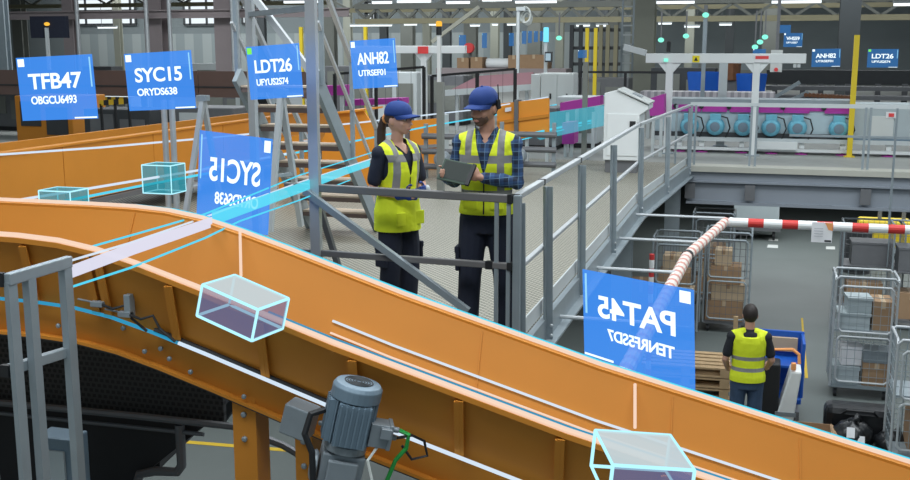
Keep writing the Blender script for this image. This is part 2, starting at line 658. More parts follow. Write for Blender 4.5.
# near wall: upper ribbed panel leaning in, bend, lower skirt
w = MB().strip(line(NEAR, 0), line(NEAR + .10, -.30), (0, .02, 0))
w.strip(line(NEAR + .10, -.30), line(NEAR + .125, -.46), (0, .02, 0))
w.strip(line(NEAR - .012, .004), line(NEAR + .03, .004), (0, 0, -.022))
w.strip(line(NEAR + .09, -.455), line(NEAR + .17, -.455), (0, 0, -.014))
nw = w.build('near_side_wall', 'orange_paint', cv)
for x in (-3.03, -2.72, -2.66, -2.33, -1.92, -1.52, -1.08, -.68, -.28):
    z = ztop(x)
    rb = MB().beam((x, NEAR + .0, z - .03), (x - .02, NEAR + .085, z - .30), .022, .03, (0, 1, 0))
    rb.beam((x + .012, NEAR - .012, z - .03), (x - .008, NEAR + .073, z - .30), .03, .006, (0, 1, 0))
    rb.build('rib', 'orange_paint', nw)
for x, dz in ((-3.1, -.36), (-2.95, -.40), (-2.62, -.34), (-2.52, -.41), (-2.44, -.37), (-2.40, -.40), (-2.30, -.42), (-2.05, -.43), (-1.70, -.40), (-.82, -.34), (-.76, -.42), (-.6, -.36)):
    MB().lathe((x, NEAR + .10, ztop(x) + dz), [(.011, 0), (.011, .008), (.006, .012)], 8, (0, -1, 0)).build('bolt', 'steel', nw)
MB().strip(line(NEAR + .11, -.33), line(FAR - .29, -.33), (0, 0, -.02)).build('belt', 'rubber', cv)
MB().strip(line(NEAR + .10, -.46), line(FAR - .3, -.52), (0, 0, -.02)).build('under_plate', 'dark_grey', cv)
# sensors on the skirt with their cables
for x, y0, tilt in ((-2.70, NEAR + .06, .2), (-2.56, NEAR + .05, -.1)):
    z = ztop(x) - .24
    sb = MB().box((x, y0 - .02, z), (.06, .03, .025)).beam((x - .10, y0 - .02, z + .015), (x + .03, y0 - .02, z), .008, .008)
    sn = sb.build('sensor', 'motor_grey', cv, bevel=.003)
    MB().tube([(x + .03, y0 - .03, z), (x + .09, y0 - .045, z - .01), (x + .14, y0 - .03, z + .005), (x + .17, y0 - .03, z - .05), (x + .24, y0 - .03, z - .10)], .006, 6).build('cable', 'black', sn)
MB().box((-2.545, NEAR + .04, ztop(-2.545) - .20), (.03, .04, .10)).build('sensor_bracket', 'steel', cv, bevel=.003)
# dark cable run under the lip of the skirt
MB().tube([(x, NEAR + .075, ztop(x) - .285) for x in (-2.45, -2.2, -1.95, -1.7, -1.55)], .012, 6).build('cable', 'black', cv)
# junction box left of the motor
jx = -1.74
MB().box((jx, NEAR - .02, ztop(jx) - .36), (.12, .10, .13), Matrix.Rotation(R(16), 3, 'Y')).build('junction_box', 'motor_grey', cv, bevel=.006)
# motor rail below the skirt, right of the motor
MB().beam((-1.32, NEAR + .02, ztop(-1.32) - .50), (-1.05, NEAR + .02, ztop(-1.05) - .50), .06, .05).build('guide_rail', 'aluminium', cv, bevel=.004)
for x0, x1 in ((-2.12, -2.01), (-1.83, -1.75), (1.6, 1.72), (-6.2, -6.08)):
    zz = ztop(x0) - .46
    lg = MB().span((x0, NEAR + .12, 0), (x1, NEAR + .15, zz)).span((x0, NEAR + .15, 0), (x0 + .015, NEAR + .24, zz)).span((x1 - .015, NEAR + .15, 0), (x1, NEAR + .24, zz))
    lg.span((x0 - .05, NEAR + .08, 0), (x1 + .05, NEAR + .28, .015))
    lo_ = lg.build('leg', 'orange_paint', cv)
    for dz in (.08, .19):
        MB().lathe(((x0 + x1) / 2, NEAR + .12, zz - dz), [(.013, 0), (.013, .009), (.007, .013)], 8, (0, -1, 0)).build('bolt', 'steel', lo_)

# the gearmotor: turned axis, ribbed housing, fan cover, terminal box, gearbox and cables
mx, my = -1.47, 3.62
mz = 3.30
tilt = Matrix.Translation((mx, my, mz)) @ Matrix.Rotation(R(12), 4, 'Y') @ Matrix.Rotation(R(-4), 4, 'X') @ Matrix.Rotation(R(24), 4, 'Z') @ Matrix.Scale(.84, 4)
hb = MB().loft([(-.12, 0, 0, .088, .088), (.105, 0, 0, .088, .088)], 28)
for k in range(26):
    a = 2 * math.pi * k / 26
    hb.box((math.cos(a) * .098, math.sin(a) * .098, -.01), (.03, .006, .205), Matrix.Rotation(a, 3, 'Z'))
hb.box((0, -.098, -.01), (.15, .03, .20)).box((-.098, 0, -.01), (.03, .13, .20))
for k in range(6):
    hb.box((-.066 + k * .0265, -.117, -.01), (.008, .012, .19))
    if k < 5:
        hb.box((-.117, -.05 + k * .025, -.01), (.012, .008, .19))
gm = hb.xf(tilt).build('gearmotor', 'motor_blue', cv)
fc = MB().loft([(.095, 0, 0, .116, .116), (.150, 0, 0, .116, .116), (.168, 0, 0, .104, .104), (.172, 0, 0, .07, .07)], 28)
fc.xf(tilt).build('fan_cover', 'motor_blue', gm, smooth=False, bevel=.003)
gr = MB()
for k in range(5):
    rr = .015 + k * .0125
    gr.tube([(rr * math.cos(2 * math.pi * j / 20), rr * math.sin(2 * math.pi * j / 20), .1745) for j in range(21)], .003, 5, caps=False)
gr.xf(tilt).build('fan_grille', 'dark_grey', gm)
tb = MB().box((.135, -.03, -.045), (.09, .10, .11)).box((.185, -.03, -.045), (.02, .11, .12)).box((.16, -.095, -.02), (.05, .03, .05))
tb.lathe((.19, -.05, -.01), [(.014, 0), (.014, .03), (.009, .035)], 10, (1, 0, 0)).lathe((.19, -.02, -.06), [(.014, 0), (.014, .03), (.009, .035)], 10, (1, 0, 0))
tb.xf(tilt).build('terminal_box', 'motor_grey', gm, bevel=.004)
gb = MB().loft([(-.16, 0, 0, .10, .10), (-.12, 0, 0, .10, .10)], 24).box((0, .02, -.27), (.20, .17, .20)).lathe((-.11, .02, -.27), [(.075, 0), (.075, .02), (.05, .03)], 18, (-1, 0, 0)).box((0, -.08, -.25), (.14, .03, .12))
gb.box((0, .12, -.27), (.10, .12, .10))
gb.xf(tilt).build('gearbox', 'motor_grey', gm, bevel=.006)
MB().tube([tilt @ Vector(p) for p in ((.225, -.05, -.01), (.27, -.06, -.02), (.275, -.05, -.09), (.24, -.04, -.16), (.22, -.02, -.30))], .009, 7).build('green_cable', 'green_wire', gm)
MB().tube([tilt @ Vector(p) for p in ((.225, -.02, -.06), (.30, .02, -.05), (.37, .05, -.08), (.40, .05, -.15), (.33, .05, -.18), (.27, .05, -.12))], .006, 6).build('black_cable', 'black', gm)
MB().tube([tilt @ Vector(p) for p in ((.14, -.06, -.10), (.10, -.12, -.15), (.14, -.14, -.24), (.16, -.14, -.34))], .006, 6).build('white_cable', 'white_wire', gm)
MB().tube([tilt @ Vector(p) for p in ((-.13, -.02, .02), (-.19, -.05, .0), (-.20, -.07, -.09), (-.15, -.08, -.17), (-.12, -.08, -.30))], .013, 7).build('black_cable', 'black', gm)

# ================================================================== guard rail at the left, in front of the trough
gd = thing('guard_rail', 'grey steel guard rail of flat posts standing at far left before the orange trough', 'guard rail', (-2.55, 3.3, 2.45))
A, B = Vector((-2.535, 3.06, 3.90)), Vector((-2.56, 3.40, 3.89))
for t, wd in ((0.0, .046), (.32, .042), (1.0, .046)):
    p = A.lerp(B, t)
    MB().beam((p.x, p.y, 2.45), (p.x, p.y, p.z - .01), wd, .02 if t == 0 else .03, (1, 0, 0)).build('post', 'steel', gd)
MB().beam(A + Vector((0, -.02, 0)), B + Vector((0, .03, 0)), .03, .045).build('top_rail', 'steel', gd, bevel=.004)
MB().beam((-2.575, 3.06, 3.56), (-2.575, 3.43, 3.53), .03, .04).build('middle_rail', 'steel', gd, bevel=.004)
MB().beam((-2.67, 3.05, 2.45), (-2.67, 3.05, 3.62), .04, .03, (1, 0, 0)).build('post', 'steel', gd)
MB().box((-2.56, 3.04, 3.90), (.034, .02, .05)).build('end_cap', 'black', gd)
MB().box((-2.575, 3.05, 3.56), (.034, .02, .045)).build('end_cap', 'black', gd)
struct('deck_walkway', MB().span((-9, 1.6, 2.37), (-2.2, 3.62, 2.43)), 'grating')

# dark lower conveyor that runs under the trough
lw = thing('lower_conveyor', 'dark lower belt conveyor with pipe rails passing under the orange trough', 'conveyor', (-3.6, 5.6, 0))
MB().prism([(-7.5, 4.82, 2.42), (-3.1, 4.82, 2.42), (-3.4, 6.7, 2.42), (-7.5, 6.7, 2.42)], (0, 0, .05)).build('belt', 'rubber', lw)
MB().prism([(-7.5, 4.75, 1.9), (-3.78, 4.75, 1.9), (-3.22, 4.75, 2.36), (-2.78, 4.75, 2.72), (-7.5, 4.75, 2.72)], (0, .05, 0)).build('side_panel', 'rubber', lw)
MB().prism([(-7.5, 6.75, 1.9), (-3.8, 6.75, 1.9), (-3.4, 6.75, 2.44), (-7.5, 6.75, 2.44)], (0, .05, 0)).build('side_panel', 'dark_grey', lw)
MB().tube([(-7.5, 4.68, 2.72), (-3.1, 4.68, 2.77), (-2.55, 4.68, 2.77), (-2.3, 4.72, 2.68), (-2.0, 4.75, 2.52)], .02, 8).build('pipe_rail', 'steel_dark', lw)
MB().tube([(-7.5, 4.70, 2.66), (-2.75, 4.70, 2.70)], .012, 8).build('pipe_rail', 'steel_dark', lw)
MB().span((-7, 4.76, 2.74), (-2.66, 4.79, 3.32)).build('mesh_guard', 'grating_dark', lw)
for x in (-2.89, -5.4):
    MB().tube([(x, 4.70, 2.74), (x, 4.70, 2.51), (x - .03, 4.70, 2.47), (x - .16, 4.70, 2.46), (x - .26, 4.70, 2.43), (x - .29, 4.70, 2.35), (x - .29, 4.70, 0)], .026, 10).build('leg', 'steel_dark', lw)
# pale panels glimpsed between the posts
cb = thing('machine_cabinet', 'blue grey machine cabinet under the trough behind the guard rail', 'cabinet', (-3.05, 4.3, 0))
MB().span((-3.46, 4.25, 0), (-3.24, 4.4, 2.78)).build('body', 'motor_blue', cb, bevel=.01)
MB().span((-3.43, 4.23, 2.55), (-3.27, 4.25, 2.72)).build('panel', 'tote_grey', cb, bevel=.004)

# ================================================================== handrail along the open side of the deck
hr = thing('handrail', 'long grey steel handrail with two bars along the open side of the deck', 'handrail', (-1.6, 10, DECK))
pts = [(-1.6, 7.02), (-1.6, 7.95), (-1.6, 9.55), (-1.6, 11.7), (-1.6, 14.45), (-1.45, 16.9), (-1.29, 19.6)]
for i, (x, y) in enumerate(pts):
    pb = MB().beam((x + .06, y, 2.44), (x + .04, y, 3.66), .075 if i else .05, .012, (0, 1, 0)).beam((x + .04, y - .03, 2.44), (x + .03, y - .03, 3.66), .012, .05, (0, 1, 0))
    po = pb.build('post', 'steel', hr)
    bb = MB()
    for dz in (2.48, 2.56):
        bb.lathe((x + .09, y - .02, dz), [(.014, 0), (.014, .01), (.008, .016)], 8, (0, -1, 0))
    bb.build('bolt', 'aluminium', po)
for nm, z, s in (('top_rail', 3.7, .05), ('middle_rail', 3.18, .04)):
    MB().beam((-1.6, 7.0, z), (-1.6, 14.5, z), s, s * .8).beam((-1.6, 14.5, z), (-1.27, 19.75, z), s, s * .8).build(nm, 'aluminium', hr, bevel=.006)
MB().beam((-1.6, 6.95, 2.70), (-1.6, 14.5, 2.70), .012, .12).beam((-1.6, 14.5, 2.70), (-1.27, 19.75, 2.70), .012, .12).build('toe_board', 'pale_grey', hr)
for y, z, s in ((7.0, 3.7, .056), (7.9, 3.7, .056), (9.6, 3.7, .056), (14.5, 3.7, .056), (7.0, 3.18, .046)):
    MB().box((-1.6, y, z), (s, .035, s * .83)).build('joint_cap', 'black', hr)

fr_ = thing('front_handrail', 'dark grey handrail across the deck edge before the two workers', 'handrail', (-2.4, 6.95, DECK))
zf = 3.72
MB().beam((-3.32, 6.98, zf), (-1.615, 6.93, zf - .02), .05, .055).build('top_rail', 'rail_grey', fr_, bevel=.006)
MB().beam((-3.30, 6.98, 3.24), (-1.615, 6.93, 3.23), .04, .045).build('middle_rail', 'rail_grey', fr_, bevel=.006)
for x in (-1.715, -1.63):
    MB().beam((x, 6.93, DECK), (x, 6.93, zf), .026, .026, (1, 0, 0)).build('post', 'steel', fr_)
MB().beam((-1.575, 6.96, DECK), (-1.575, 6.96, zf + .0), .06, .05, (1, 0, 0)).build('post', 'steel', fr_)
for p, s in (((-1.62, 6.93, zf - .02), (.03, .06, .064)), ((-1.765, 6.935, 3.23), (.05, .05, .055)), ((-1.62, 6.93, 3.23), (.03, .05, .055))):
    MB().box(p, s).build('end_cap', 'black', fr_)

# ================================================================== steel tower beside the stairs
tw = thing('steel_tower', 'pale steel upright frame with braces left of the woman', 'steel frame', (-3.1, 6.98, DECK))
MB().span((-3.115, 6.94, DECK), (-3.04, 6.99, 6.2)).span((-3.075, 6.99, DECK), (-3.055, 7.02, 6.2)).build('post', 'aluminium', tw)
MB().beam((-4.13, 8.1, DECK), (-4.13, 8.1, 6.2), .06, .06, (1, 0, 0)).build('post', 'aluminium', tw)
MB().beam((-3.08, 6.97, 4.99), (-4.13, 8.1, 4.99), .045, .04).build('cross_beam', 'steel', tw)
MB().beam(at(252, -6, y=8.05), at(312, 74, y=7.4), .05, .04, (0, 1, 0)).build('brace', 'aluminium', tw)
MB().beam((-3.14, 6.92, 3.70), at(468, 311, y=6.9), .045, .05, (0, 1, 0)).build('brace', 'steel', tw)
MB().beam((-3.12, 7.03, 3.72), (-2.98, 7.45, 2.62), .04, .04, (0, 1, 0)).build('brace', 'steel_dark', tw)
MB().span((-3.2, 6.9, DECK), (-2.98, 7.08, DECK + .015)).build('foot_plate', 'steel', tw)

# ================================================================== stairs climbing towards the crossover
sc = thing('staircase', 'open steel staircase with tan treads climbing behind the woman', 'stairs', (-4.7, 10.6, DECK))
b0, b1 = Vector((-4.28, 11.5, 2.62)), Vector((-4.28, 9.75, 4.45))
for dx in (0, -.86):
    MB().beam(b0 + Vector((dx, 0, 0)), b1 + Vector((dx, 0, 0)), .05, .18, (0, 1, 0)).build('stringer', 'steel', sc)
for k in range(8):
    t = (k + .9) / 8.6
    c = b0.lerp(b1, t) + Vector((-.43, 0, 0))
    tr = MB().box((c.x, c.y, c.z), (.80, .235, .05)).build('tread', 'tread_brown', sc)
    MB().box((c.x, c.y - .004, c.z + .035), (.80, .245, .02)).build('tread_cover', 'tread_top', tr)
for dx in (.04, -.9):
    d = Vector((dx, 0, 0))
    h = Vector((0, 0, 1.05))
    MB().beam(b0 + d + h, b1 + d + h + (b1 - b0) * .25, .045, .045).build('handrail', 'aluminium', sc)
    MB().beam(b0 + d + h * .5, b1 + d + h * .5, .03, .03).build('middle_rail', 'aluminium', sc)
    for t in (.08, .5, .95):
        p = b0.lerp(b1, t) + d
        MB().beam(p, p + h, .04, .04, (1, 0, 0)).build('post', 'steel', sc)
# ================================================================== middle ground on the deck, left
bc = thing('orange_conveyor', 'long orange conveyor side running away behind the steel tower', 'conveyor', (-7.75, 13.5, DECK))
ys = [6.4, 8.5, 10.4, 12.3, 14.2, 16.1, 18.4]
for a, b in zip(ys, ys[1:]):
    MB().span((-7.80, a + .006, 2.93), (-7.75, b - .006, 3.6)).build('side_panel', 'orange_paint', bc, bevel=.004)
MB().span((-7.86, 6.4, 3.6), (-7.73, 18.4, 3.625)).build('top_lip', 'orange_paint', bc)
MB().span((-8.7, 6.4, 3.3), (-7.82, 18.4, 3.34)).build('belt', 'rubber', bc)
MB().span((-8.78, 6.4, 2.93), (-8.72, 18.4, 3.6)).build('side_panel', 'orange_paint', bc)
MB().span((-7.80, 6.4, 2.86), (-7.70, 18.4, 2.92)).build('cable_tray', 'steel_dark', bc)
for y in (8.6, 10.6, 12.8, 15.4, 18.0):
    MB().span((-7.82, y, DECK), (-7.74, y + .08, 2.93)).build('leg', 'steel', bc)
mt = MB()
mo = MB().lathe((-7.66, 13.0, 2.78), [(.07, 0), (.07, .22), (.05, .24)], 14, (0, 1, 0)).build('drive_motor', 'motor_grey', bc)
MB().lathe((-7.66, 9.4, 2.78), [(.07, 0), (.07, .22), (.05, .24)], 14, (0, 1, 0)).build('drive_motor', 'motor_grey', bc)

# trestles in front of it
def trestle(name, label, apex, f1, f2, group=None):
    t = thing(name, label, 'trestle', ((f1[0] + f2[0]) / 2, (f1[1] + f2[1]) / 2, DECK), 0, group)
    MB().beam(apex, f1, .05, .05, (0, 1, 0)).build('leg', 'aluminium', t)
    MB().beam(apex, f2, .05, .05, (0, 1, 0)).build('leg', 'aluminium', t)
    MB().box(apex, (.12, .08, .06)).build('cap', 'steel', t)
    p, q = Vector(apex).lerp(Vector(f1), .6), Vector(apex).lerp(Vector(f2), .6)
    MB().beam(p, q, .03, .03).build('tie_bar', 'steel', t)
    return t


trestle('trestle', 'tall steel trestle with spread legs between two blue panels', at(203, 98, y=10.2), at(183, 232, y=9.8), at(226, 232, y=10.6))
trestle('trestle', 'tall steel trestle standing against the staircase foot', at(281, 92, y=9.0), at(270, 232, y=8.7), at(301, 226, y=9.3))
tp = thing('twin_post', 'pair of pale pipes standing upright before the orange conveyor side', 'post', tuple(at(168, 240, y=10.0)))
for px in (163.5, 171.5):
    a, b = at(px, 100, y=10.0), at(px + 3.5, 240, y=10.0)
    MB().tube([(a.x, 10.0, a.z), (a.x, 10.0, DECK)], .032, 10).build('pipe', 'aluminium', tp)
MB().box((at(168, 240, y=10.0).x, 10.0, DECK + .01), (.3, .15, .02)).build('base_plate', 'steel', tp)

# brown sided conveyor farther back
bw = thing('brown_conveyor', 'brown sided elevated conveyor crossing behind the left blue panels', 'conveyor', (-14, 22.4, DECK))
for a, b in ((-22, -18.4), (-18.4, -15.6), (-15.6, -12.6), (-12.6, -9.8)):
    MB().span((a + .01, 22.0, 3.62), (b - .01, 22.05, 4.22)).build('side_panel', 'brown_paint', bw)
MB().span((-22, 21.97, 3.84), (-9.8, 22.0, 3.87)).build('seam', 'dark_grey', bw)
MB().span((-22, 22.06, 3.9), (-9.8, 23.0, 3.95)).build('belt', 'rubber', bw)
for x in (-20.5, -17.5, -14.2, -11.0):
    MB().span((x, 22.1, DECK), (x + .1, 22.2, 3.62)).build('leg', 'steel', bw)
MB().span((-16.3, 21.9, 3.50), (-14.4, 21.98, 3.6)).build('warning_strip', 'hazard', bw)

# machines half hidden behind the orange conveyor side
def machine(label, c, s, body, extra='dark_grey', name='machine', cat='machine'):
    t = thing(name, label, cat, (c[0], c[1], DECK))
    z0 = DECK
    MB().span((c[0] - s[0] / 2, c[1] - s[1] / 2, z0 + .1), (c[0] + s[0] / 2, c[1] + s[1] / 2, z0 + s[2])).build('body', body, t, bevel=.02)
    MB().span((c[0] - s[0] / 2 + .05, c[1] - s[1] / 2 + .05, z0), (c[0] + s[0] / 2 - .05, c[1] + s[1] / 2 - .05, z0 + .1)).build('plinth', 'black', t)
    MB().span((c[0] - s[0] * .4, c[1] - s[1] / 2 - .02, z0 + s[2] * .45), (c[0] - s[0] * .05, c[1] - s[1] / 2, z0 + s[2] * .9)).build('door', extra, t)
    MB().span((c[0] + s[0] * .05, c[1] - s[1] / 2 - .02, z0 + s[2] * .3), (c[0] + s[0] * .42, c[1] - s[1] / 2, z0 + s[2] * .8)).build('panel', extra, t)
    return t


machine('orange machine housing at far left under the brown conveyor', (-14.5, 19.5), (1.4, 1.2, 1.15), 'orange_paint')
machine('dark grey drive unit left of the black guard bars', (-12.2, 18.6), (1.5, 1.0, .95), 'dark_grey', 'steel_dark')
machine('grey drive unit behind the second blue panel', (-10.4, 18.8), (1.3, 1.0, 1.0), 'steel_dark', 'pale_grey')
machine('pale grey switch box behind the trestle between the blue panels', (-9.9, 20.6), (.8, .7, 1.25), 'pale_grey', 'black')
gb_ = thing('guard_bars', 'black safety bars under the yellow and black warning strip', 'fence', (-11.5, 17.5, DECK))
for px in (101, 115, 129):
    p = at(px, 104, y=17.5)
    MB().span((p.x - .02, 17.48, DECK), (p.x + .02, 17.52, p.z)).build('post', 'black', gb_)
a, b = at(100, 103, y=17.5), at(130, 101, y=17.5)
MB().beam(a, b, .04, .1).build('top_bar', 'hazard', gb_)

# orange chutes beyond the stairs
def slab(name, pxs, y, depth, m, parent):
    return MB().prism([at(px, py, y=y) for px, py in pxs], (0, depth, 0)).build(name, m, parent)


oc = thing('orange_chute', 'bright orange chute side sloping down behind the staircase', 'chute', (-5.8, 15.4, DECK))
slab('side_wall', [(322, 190), (392, 190), (398, 165), (363, 110), (336, 113), (322, 140)], 15.4, .05, 'orange_bright', oc)
slab('side_wall', [(322, 190), (392, 190), (398, 165), (363, 110), (336, 113), (322, 140)], 16.2, .05, 'orange_bright', oc)
slab('top_flange', [(335, 114), (363, 111), (363, 109), (335, 112)], 15.3, .9, 'orange_bright', oc)
slab('slide_plate', [(345, 150), (392, 180), (392, 176), (345, 146)], 15.45, .75, 'steel', oc)
oc2 = thing('orange_chute', 'orange chute panel seen between the stair treads', 'chute', (-6.4, 13.2, DECK))
slab('side_wall', [(279, 196), (318, 190), (318, 132), (279, 138)], 13.2, .05, 'orange_bright', oc2)
slab('side_wall', [(279, 196), (318, 190), (318, 132), (279, 138)], 13.9, .05, 'orange_bright', oc2)
slab('notice', [(299, 151), (308, 151), (308, 140), (299, 140)], 13.17, .02, 'paper', oc2)
slab('notice_mark', [(302, 148), (305, 148), (305, 143), (302, 143)], 13.15, .015, 'sign_red', oc2)
oc3 = thing('orange_guard', 'tall orange machine guard showing between the two workers', 'machine guard', (-5.2, 17.8, DECK))
slab('panel', [(409, 184), (441, 184), (441, 118), (409, 121)], 17.8, .06, 'orange_bright', oc3)
slab('panel', [(409, 149), (441, 147), (441, 144), (409, 146)], 17.76, .04, 'steel', oc3)
slab('frame', [(440, 186), (444, 186), (444, 115), (440, 115)], 17.75, .3, 'pale_grey', oc3)
slab('frame', [(405, 186), (409, 186), (409, 118), (405, 118)], 17.75, .3, 'steel_dark', oc3)
oc4 = thing('orange_guard', 'wide orange machine guard right of the man behind the wire fence', 'machine guard', (-4.4, 19.5, DECK))
slab('panel', [(497, 142), (549, 134), (549, 98), (497, 104)], 19.5, .06, 'orange_bright', oc4)
slab('panel', [(497, 124), (549, 117), (549, 114), (497, 121)], 19.46, .04, 'orange_paint', oc4)
slab('frame', [(514, 150), (518, 150), (518, 100), (514, 100)], 19.44, .3, 'steel_dark', oc4)
slab('notice', [(505, 112), (511, 111), (511, 107), (505, 108)], 19.45, .03, 'paper', oc4)
for px in (501, 525, 545):
    slab('leg', [(px, 168), (px + 3, 168), (px + 3, 125), (px, 125)], 19.6, .08, 'pale_grey', oc4)

# magenta guarded sorter seen through the frames
def purple_unit(label, pxs, y, legs):
    t = thing('magenta_guard', label, 'sorter guard', (at(pxs[0][0], 100, y=y).x, y, DECK))
    slab('cover', pxs, y, .5, 'magenta', t)
    ly = max(q[1] for q in pxs)
    for px in legs:
        a, b = at(px, ly, y=y + .1), at(px + 3, ly, y=y + .1)
        MB().span((a.x, y + .08, DECK), (b.x, y + .16, a.z)).build('leg', 'pale_grey', t)
    return t


purple_unit('magenta cover left of the fourth blue panel behind the braces', [(318, 96), (346, 95), (346, 85), (318, 86)], 22, (322, 340))
purple_unit('small magenta cover below the green cornered blue panel', [(255, 108), (266, 107), (266, 104), (255, 105)], 24.5, (257,))
purple_unit('magenta trough beside the orange wire fenced area', [(345, 106), (402, 104), (402, 98), (345, 100)], 23, (350, 372, 396))
purple_unit('magenta block between the grey cabinet and the white console', [(560, 112), (600, 105), (600, 96), (560, 103)], 21.5, (566, 592))
purple_unit('magenta drum cover at the foot of the grey cabinet', [(562, 144), (574, 144), (574, 122), (562, 123)], 20.6, (564, 570))
purple_unit('magenta cover right beside the white console', [(650, 116), (664, 115), (664, 94), (648, 99)], 21.2, (652, 660))
pk = thing('pink_conveyor', 'pale red belt conveyor behind the wire fence left of the cabinet', 'conveyor', (-7.5, 26, DECK))
slab('belt', [(450, 90), (533, 84), (533, 72), (478, 76)], 26, .08, 'pink_belt', pk)
slab('side_rail', [(445, 96), (533, 90), (533, 84), (445, 90)], 25.9, .08, 'pale_grey', pk)
for px in (455, 486, 525):
    slab('leg', [(px, 130), (px + 3, 130), (px + 3, 90), (px, 90)], 26, .1, 'pale_grey', pk)

# dark wire safety fences
def fence(label, posts, y, top0, top1, base=DECK, mesh=True):
    t = thing('safety_fence', label, 'fence', (at(posts[0], 100, y=y).x, y, base))
    x0, x1 = at(posts[0], top0, y=y), at(posts[-1], top1, y=y)
    for px in posts:
        k = (px - posts[0]) / (posts[-1] - posts[0])
        z = x0.z + (x1.z - x0.z) * k
        x = at(px, 90, y=y).x
        MB().span((x - .03, y - .03, base), (x + .03, y + .03, z)).build('post', 'black', t)
    MB().beam(x0, x1, .05, .05).build('top_rail', 'black', t)
    if mesh:
        mb = MB()
        n = int((x1.x - x0.x) / .25)
        for i in range(1, n):
            k = i / n
            x = x0.x + (x1.x - x0.x) * k
            mb.span((x - .003, y - .003, base + .15), (x + .003, y + .003, x0.z + (x1.z - x0.z) * k))
        mb.beam((x0.x, y, base + .15), (x1.x, y, base + .15), .02, .02)
        mb.build('wire_panel', 'dark_grey', t)
    return t


fence('black wire fence behind the man left of the grey cabinet', (432, 477, 515), 21.0, 76, 69)
fence('black wire fence behind the braces left of the woman', (335, 376, 424), 20.6, 74, 67)
fence('low grey rail fence before the yellow posts', (580, 625, 668), 24.5, 72, 72.5, DECK, False)

# beacon post, light stack and cable coil
ap = thing('beacon_post', 'slim pale post with an amber warning beacon between the workers', 'beacon', tuple(at(439, 150, y=18)))
p = at(439, 35, y=18)
MB().span((p.x - .03, 17.97, DECK), (p.x + .03, 18.03, p.z)).build('post', 'white_paint', ap)
MB().lathe((p.x, 18, p.z), [(.05, 0), (.05, .14), (.04, .15)], 14).build('socket', 'black', ap)
MB().lathe((p.x, 18, p.z + .15), [(.055, 0), (.055, .06), (.04, .09)], 14).build('lamp', 'lamp_amber', ap)
ls = thing('signal_tower', 'pale post with a bright cyan signal light above the grey cabinet', 'signal light', tuple(at(546, 130, y=27)))
p, q = at(546, 42, y=27), at(546, 28, y=27)
MB().span((p.x - .04, 26.96, DECK), (p.x + .04, 27.04, p.z)).build('post', 'pale_grey', ls)
MB().lathe((p.x, 27, p.z), [(.07, 0), (.07, q.z - p.z), (.05, q.z - p.z + .02)], 12).build('lamp', 'lamp_cyan', ls)
d = at(549, 57, y=26.9)
bx = MB().box((d.x, 26.85, d.z), (.18, .12, .26)).build('display_box', 'dark_grey', ls)
MB().box((d.x, 26.78, d.z), (.13, .015, .18)).build('display_screen', 'screen_light', bx)
cc = thing('cable_coil', 'coil of pale cable hanging from the hook pole over the man', 'cable coil', tuple(at(525, 15, y=28)))
c = at(525, 15, y=28)
for k in range(3):
    rr = .2 - .025 * k
    MB().tube([(c.x + .03 * k + rr * .75 * math.cos(2 * math.pi * j / 24), 28 + .03 * k, c.z - .05 * k + rr * math.sin(2 * math.pi * j / 24)) for j in range(25)], .028, 6, caps=False).build('loop', 'white_wire', cc)
hp = thing('hook_pole', 'slender pole holding the pale cable coil', 'pole', tuple(at(519, 100, y=28)))
a, b = at(519, 7, y=28), at(519, 62, y=28)
MB().span((a.x - .04, 27.9, DECK), (a.x + .04, 27.98, a.z)).build('pole', 'pale_grey', hp)
MB().span((a.x - .05, 27.88, a.z - .1), (a.x + .2, 28.0, a.z)).build('hook_arm', 'pale_grey', hp)

# grey double door cabinet
gc = thing('electrical_cabinet', 'pale grey two door electrical cabinet behind the man', 'cabinet', (-4.6, 24.9, DECK))
a, b = at(541, 73, y=24.9), at(574, 73, y=24.9)
MB().span((a.x, 24.9, DECK), (b.x, 25.5, a.z)).build('body', 'cabinet_grey', gc, bevel=.01)
for x0, x1 in ((a.x + .01, (a.x + b.x) / 2 - .006), ((a.x + b.x) / 2 + .006, b.x - .01)):
    dr = MB().span((x0, 24.88, DECK + .12), (x1, 24.9, a.z - .02)).build('door', 'cabinet_grey', gc, bevel=.006)
    MB().span(((x0 + x1) / 2 + .02, 24.86, 3.55), ((x0 + x1) / 2 + .06, 24.88, 3.68)).build('handle', 'black', dr)
MB().span((a.x - .25, 24.95, DECK), (a.x - .02, 25.5, a.z - .03)).build('side_bay', 'cabinet_grey', gc, bevel=.01)
for px in (585, 440.5):
    wp = thing('square_post', 'grey square post ' + ('just right of the grey cabinet' if px > 500 else 'directly left of the man'), 'post', (at(px, 100, y=20.4 if px > 500 else 14.4).x, 20.4 if px > 500 else 14.4, DECK))
    y = wp.location.y
    x = wp.location.x
    MB().span((x - .045, y - .05, DECK), (x + .045, y + .05, at(px, 62 if px > 500 else 82, y=y).z)).build('column', 'truss_grey', wp)
    MB().span((x - .1, y - .1, DECK), (x + .1, y + .1, DECK + .02)).build('base_plate', 'steel', wp)

